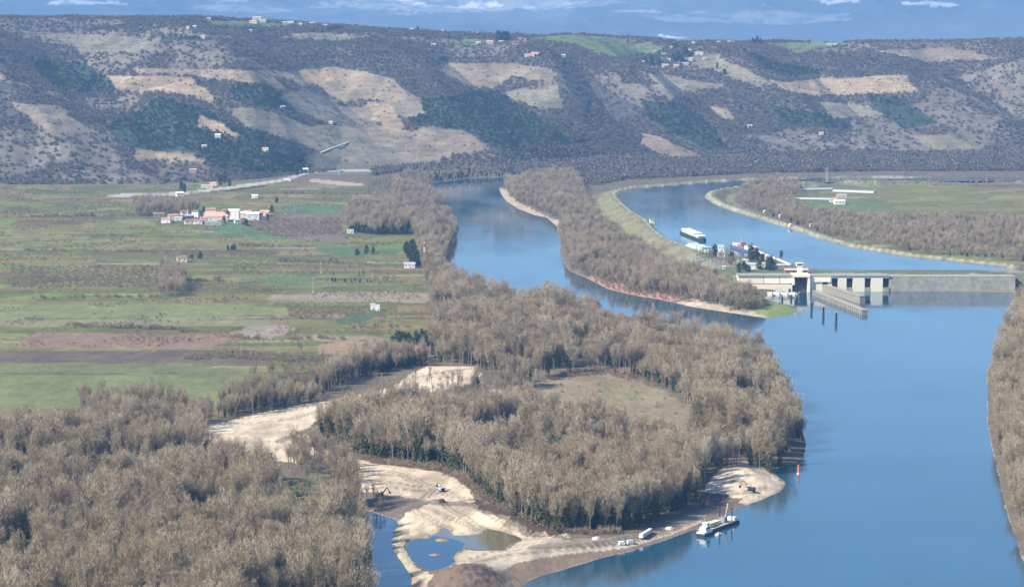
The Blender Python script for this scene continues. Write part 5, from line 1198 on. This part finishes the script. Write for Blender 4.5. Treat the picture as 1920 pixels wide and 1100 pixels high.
# ships on the canal
def hull(L_, w, h, m, t, bow=.25):
    pl = [(-L_ / 2, -w / 2 * .8), (-L_ / 2 + 3, -w / 2), (L_ / 2 - L_ * bow, -w / 2), (L_ / 2 - 3, -w / 4), (L_ / 2, 0), (L_ / 2 - 3, w / 4), (L_ / 2 - L_ * bow, w / 2), (-L_ / 2 + 3, w / 2), (-L_ / 2, w / 2 * .8)]
    B().plan(pl, -1, h, 1.03).out('hull', m, t)
def ship(a, b, w, name, label, deck, hullm):
    p = Vector((*W(*a, ZC), ZC)); q = Vector((*W(*b, ZC), ZC)); d = q - p; L_ = d.length
    t = thing(name, label, 'ship', (p + q) / 2, math.atan2(d.y, d.x)); hull(L_, w, 3.0, hullm, t); deck(t, L_, w); return t
def deck1(t, L_, w):
    B().box((-L_ * .12, 0, 5), (L_ * .62, w * .86, 4)).out('deck_house', GREENP, t); B().box((-L_ * .12, 0, 7.3), (L_ * .64, w * .94, .5)).out('roof', WHITE, t)
    B().box((L_ * .30, 0, 4.2), (L_ * .18, w * .8, 2.4)).out('fore_cabin', WHITE, t); B().box((L_ * .30, 0, 5.6), (L_ * .2, w * .9, .4)).out('fore_roof', WHITE, t)
    for s in (-1, 1):
        g = B()
        for k in range(9): g.box((-L_ * .4 + k * L_ * .065, s * w * .432, 5.2), (1.6, .15, 1.3))
        g.out('window_row', GLASS, t)
ship((1283,437), (1320,452), 13, 'passenger_ship', 'long white roofed passenger ship with dark hull moored on the canal', deck1, HULL)
ship((1292,463), (1328,473), 12, 'houseboat', 'flat pale green boat moored at the levee beside the white ship', lambda t, L_, w: (B().box((0, 0, 4.2), (L_ * .8, w * .8, 2.4)).out('cabin', GREENP, t), B().box((0, 0, 5.6), (L_ * .84, w * .9, .4)).out('roof', TEAL, t), B().box((L_ * .2, 0, 6.6), (8, 5, 1.8)).out('wheelhouse', WHITE, t)), M('pale_hull', (.5, .6, .55), .6))
def deck2(t, L_, w):
    B().box((0, 0, 3.4), (L_ * .7, w * .8, .8)).out('hatch_cover', RUST, t); B().box((L_ * .28, 0, 5), (L_ * .3, w * .86, 4)).out('wheelhouse', WHITE, t); B().box((L_ * .28, 0, 7.2), (L_ * .32, w * .95, .4)).out('roof', PINKP, t)
    B().box((-L_ * .3, 0, 4.8), (L_ * .22, w * .8, 3.4)).out('fore_cabin', PINKP, t); B().box((-L_ * .12, 0, 6.5), (6, 6, 6)).out('funnel', RUST, t); B().cyl((-L_ * .2, 0, 4), (-L_ * .2, 0, 15), .35, .2).out('mast', PINKP, t)
    g = B()
    for k in range(4): g.box((L_ * .18 + k * L_ * .06, -w * .435, 5.4), (1.8, .15, 1.4))
    g.out('window_row', GLASS, t)
ship((1377,463), (1420,476), 13, 'cargo_ship', 'reddish cargo ship with white wheelhouse moored above the lock', deck2, M('blue_hull', (.09, .13, .25), .5))
p = W(1222, 420, ZC); t = thing('levee_cabin', 'small yellowish cabin on a jetty at the levee bend', 'cabin', (*p, ZC), .2)
B().box((0, 0, 4), (6, 5, 5)).out('wall', CREAM, t); B().box((0, 0, 6.8), (7, 6, .6)).out('roof', YEL, t); B().box((-2, -3, .8), (13, 4, 1.2)).out('jetty', YEL, t)
for a in [(1434,400,'left'), (1464,408,'middle'), (1521,425,'right'), (1482,431,'lower')]:
    pp = at(a[0], a[1]); t = thing('hut', a[2] + ' tiny pale hut on the far canal bank', 'hut', pp, .3, 'huts along the far canal bank'); B().box((0, 0, 1.8), (5, 4, 3.6)).out('wall', PINKP, t); B().prism([(-2.4, 3.6), (2.4, 3.6), (0, 5)], -2.8, 2.8).out('roof', CREAM, t)
# --- river furniture
x, y = W(1497, 888, 0); t = thing('river_beacon', 'red and white beacon post standing in the river off the island', 'beacon', (x, y, 0))
B().cyl((0, 0, -3), (0, 0, 5.6), .75, .6, 12).out('post', M('beacon_red', (.75, .20, .16), .6), t); B().cyl((0, 0, 5.6), (0, 0, 6.6), .9, .1, 12).out('topmark', REDP, t); B().cyl((0, 0, -1), (0, 0, .5), 1.1, n=12).out('base', WHITE, t)
# --- excavators and vehicles
def excavator(p, rz, name, label, body, boomc, s=1.0, bp=0.5):
    t = thing(name, label, 'excavator', p, rz); t.scale = (s, s, s)
    for sy in (-1, 1):
        tr = B().box((0, sy * 1.35, .5), (4.4, .7, .9), bev=.3).out('track', BLACK, t)
        g = B()
        for k in range(4): g.cyl((-1.5 + k, sy * 1.72, .5), (-1.5 + k, sy * 1.8, .5), .34, n=10)
        g.out('roller', GREYR, tr)
    B().box((-.5, 0, 1.8), (3.9, 2.6, 1.4), bev=.15).out('engine_house', body, t); B().box((-2.2, 0, 1.75), (.9, 2.5, 1.3), bev=.2).out('counterweight', STEEL, t)
    c = B().box((.9, .75, 2.5), (1.6, 1.1, 1.9), bev=.1).out('cab', WHITE, t); B().box((.95, .75, 2.8), (1.64, 1.14, .9)).out('window', GLASS, c)
    B().box((2.6, -.2, 4.1), (4.2, .45, .6), ry=-R(48)).out('boom', boomc, t); B().box((5.0, -.2, 4.4), (3.4, .35, .45), ry=R(58)).out('stick', boomc, t)
    B().cyl((1.3, -.2, 2.3), (3.0, -.2, 3.9), .14).out('ram', GREYR, t)
    B().prism([(5.3, 3.0), (6.6, 2.8), (6.4, 1.9), (5.7, 1.7)], -.8, .4).out('bucket', STEEL, t)
    return t
p = at(827, 921); excavator(p, 2.0, 'excavator', 'pale blue excavator with raised boom on the broad beach', BLUEP, CONCG, 1.15)
p = at(1407, 921); excavator(p, 2.7, 'excavator', 'dark grey excavator working on the sand spit', STEEL, RUST, 1.2)
p = at(714, 931); excavator(p, .4, 'excavator', 'dark excavator beside the side channel at the track', STEEL, STEEL, 1.0)
def van(p, rz, name, label, cat, m, L_=5.0, w=2.0, h=2.2, cab=True):
    t = thing(name, label, cat, p, rz)
    if cab: B().prism([(-L_ / 2, .45), (L_ / 2, .45), (L_ / 2, h * .5), (L_ / 2 - .9, h * .58), (L_ / 2 - 1.7, h), (-L_ / 2, h)], -w / 2, w / 2).out('body', m, t)
    else: B().box((0, 0, h / 2 + .4), (L_, w, h - .4), bev=.1).out('body', m, t)
    B().box((L_ / 2 - 1.35, 0, h * .74), (.5, w * 1.02, h * .28), ry=0).out('window', GLASS, t)
    for sx in (-.32, .32):
        for sy in (-1, 1):
            B().cyl((L_ * sx, sy * (w / 2 - .12), .42), (L_ * sx, sy * (w / 2 + .06), .42), .42, n=14).out('wheel', TYRE, t)
    for sy in (-1, 1): B().box((L_ / 2 + .02, sy * w * .36, h * .36), (.06, .3, .2)).out('headlight', CREAM, t)
    return t
p = at(829, 941); van(p, 1.3, 'site_van', 'dark vehicle parked just below the pale blue excavator', 'van', M('dark_olive_paint', (.06, .06, .04), .5), 4.6, 2.2, 2.2)
p = at(1168, 1019); van(p, .3, 'parked_van', 'leftmost white van parked on the haul road', 'van', WHITE, 4.8, 2.1, 2.3)
p = at(1184, 1017); van(p, .35, 'parked_van', 'white van parked between the left van and the long trailer', 'van', M('grey_white_paint', (.66, .69, .66), .5), 5.0, 2.1, 2.3)
p = at(1210, 1004); t = van(p, R(70), 'lorry_trailer', 'long white lorry standing on the haul road by the river', 'lorry', M('lorry_grey', (.6, .62, .6), .6), 17, 2.4, 2.7, False)
B().box((9.6, 0, 1.8), (2.0, 2.4, 2.6), bev=.15).out('cab', GREYR, t)
for i, (px, py) in enumerate([(1118, 1010), (640, 862), (1255, 990)]):
    p = at(px, py); t = thing('tarpaulin_heap', ('pale covered heap beside the haul road', 'white covered heap at the upper end of the beach', 'small pale covered heap near the lorry')[i], 'heap', p, .4)
    B().plan([(-2.6, -1.4), (0, -1.9), (2.5, -1.2), (2.7, 1), (.4, 1.7), (-2.4, 1.3)], -.2, 1.3, .62).out('cover', CREAM, t)
# work pontoon
pc = Vector((*W(1343, 990, 0), 0)); pd_ = Vector((*W(1378, 978, 0), 0)) - Vector((*W(1318, 1000, 0), 0))
t = thing('work_pontoon', 'dark dredging pontoon with yellowish deck gear moored at the river bank', 'pontoon', pc, math.atan2(pd_.y, pd_.x))
Lp = pd_.length
B().box((2, 0, .5), (Lp * .98, 8.5, 2.6), bev=.3).out('hull', HULL, t); B().box((2, 0, 1.95), (Lp * .94, 8.0, .3)).out('deck', CONCG, t)
B().box((-6, 1.2, 3.2), (9, 4.5, 2.6)).out('container', M('pale_olive', (.55, .55, .40), .7), t); B().box((3, 1.8, 3.0), (6, 3.6, 2.2)).out('container', CREAM, t)
B().box((10, .5, 3.6), (4.2, 3.8, 3.2)).out('crane_house', M('crane_grey', (.30, .30, .27), .6), t); B().box((11.5, -1, 8), (.7, .7, 11), ry=R(24)).out('crane_boom', CONCG, t); B().cyl((8.5, 2, 2), (8.5, 2, 12), .35).out('spud', STEEL, t); B().cyl((17, -2, 2), (17, -2, 10), .35).out('spud', STEEL, t)
B().box((Lp * .5 - .5, 0, 2.9), (3.6, 5, 1.6)).out('fore_box', WHITE, t)
pw = Vector((*W(1322, 1002, 0), 0)); t = thing('push_boat', 'small white push boat with pale blue cabin behind the pontoon', 'boat', pw, math.atan2(pd_.y, pd_.x))
B().plan([(-6, -2.6), (4, -2.8), (6.4, -1.2), (6.4, 1.2), (4, 2.8), (-6, 2.6)], -.6, 1.6, 1.03).out('hull', HULL, t); B().plan([(-6, -2.6), (4, -2.8), (6.4, -1.2), (6.4, 1.2), (4, 2.8), (-6, 2.6)], 1.6, 2.5, 1.02).out('bulwark', WHITE, t)
c = B().box((0, 0, 3.8), (6.4, 4.2, 2.6), bev=.2).out('cabin', WHITE, t); B().box((0, -2.12, 4.2), (5, .1, 1)).out('window', GLASS, c); B().box((1, 0, 6), (3.2, 3.4, 2.0), bev=.15).out('wheelhouse', BLUEP, t); B().box((1, 0, 7.15), (3.8, 4, .25)).out('roof', WHITE, t); B().cyl((-1.6, 0, 5), (-1.6, 0, 9), .1).out('mast', GREYR, t)
pw = Vector((*W(1347, 1002, 0), 0)); t = thing('dinghy', 'small grey dinghy lying beside the pontoon', 'boat', pw, math.atan2(pd_.y, pd_.x)); B().plan([(-2.4, -1), (1.4, -1.1), (2.8, 0), (1.4, 1.1), (-2.4, 1)], -.2, .8, 1.1).out('hull', WHITE, t); B().box((-.4, 0, 1.2), (1.4, 1.2, .8)).out('console', GREYR, t)
# teal roof hut and wrecks in the island scrub
p = at(937, 742); t = thing('barn', 'long hut with a pale teal roof among the scrub of the island', 'barn', p, -.9); B().box((0, 0, 1.6), (15, 6, 3.6)).out('wall', STONE, t)
g = B().prism([(-3.6, 3.4), (3.6, 3.4), (0, 4.9)], -8, 8); bmesh.ops.rotate(g.bm, verts=g.bm.verts, cent=(0, 0, 0), matrix=Matrix.Rotation(R(90), 3, 'Z')); g.out('roof', TEAL, t); B().box((7.55, 0, 1.4), (.12, 2.2, 2.6)).out('door', STEEL, t)
for i, (px, py) in enumerate([(902,722),(915,727)]):
    p = at(px, py); t = thing('caravan', ('left one of two pale caravans behind the teal roofed hut', 'right one of two pale caravans behind the teal roofed hut')[i], 'caravan', p, .5 + i); B().box((0, 0, 1.6), (5, 2.3, 2.2), bev=.3).out('body', WHITE, t); B().box((0, -1.17, 1.9), (2, .06, .8)).out('window', GLASS, t); B().cyl((0, -1, .35), (0, 1, .35), .35).out('wheel', TYRE, t)
# ------------------------------------------------------------------ air
def haze_box():
    x0, x1, y0, y1, z0, z1 = -13500, 13500, -2000, 36500, -5.0, 1250.0
    v = [(x0, y0, z0), (x1, y0, z0), (x1, y1, z0), (x0, y1, z0), (x0, y0, z1), (x1, y0, z1), (x1, y1, z1), (x0, y1, z1)]
    f = [(3, 2, 1, 0), (4, 5, 6, 7), (0, 1, 5, 4), (1, 2, 6, 5), (2, 3, 7, 6), (3, 0, 4, 7)]
    m = bpy.data.materials.new('haze'); m.use_nodes = True
    nt = m.node_tree; nt.nodes.clear()
    pv = nt.nodes.new('ShaderNodeVolumePrincipled'); out = nt.nodes.new('ShaderNodeOutputMaterial')
    pv.inputs['Density'].default_value = HAZE_DENSITY; pv.inputs['Color'].default_value = (*HAZE_COLOR, 1)
    nt.links.new(pv.outputs[0], out.inputs['Volume'])
    o = simple_mesh('haze', v, f, m, 'stuff', 'thin blue air over the whole valley')
haze_box()
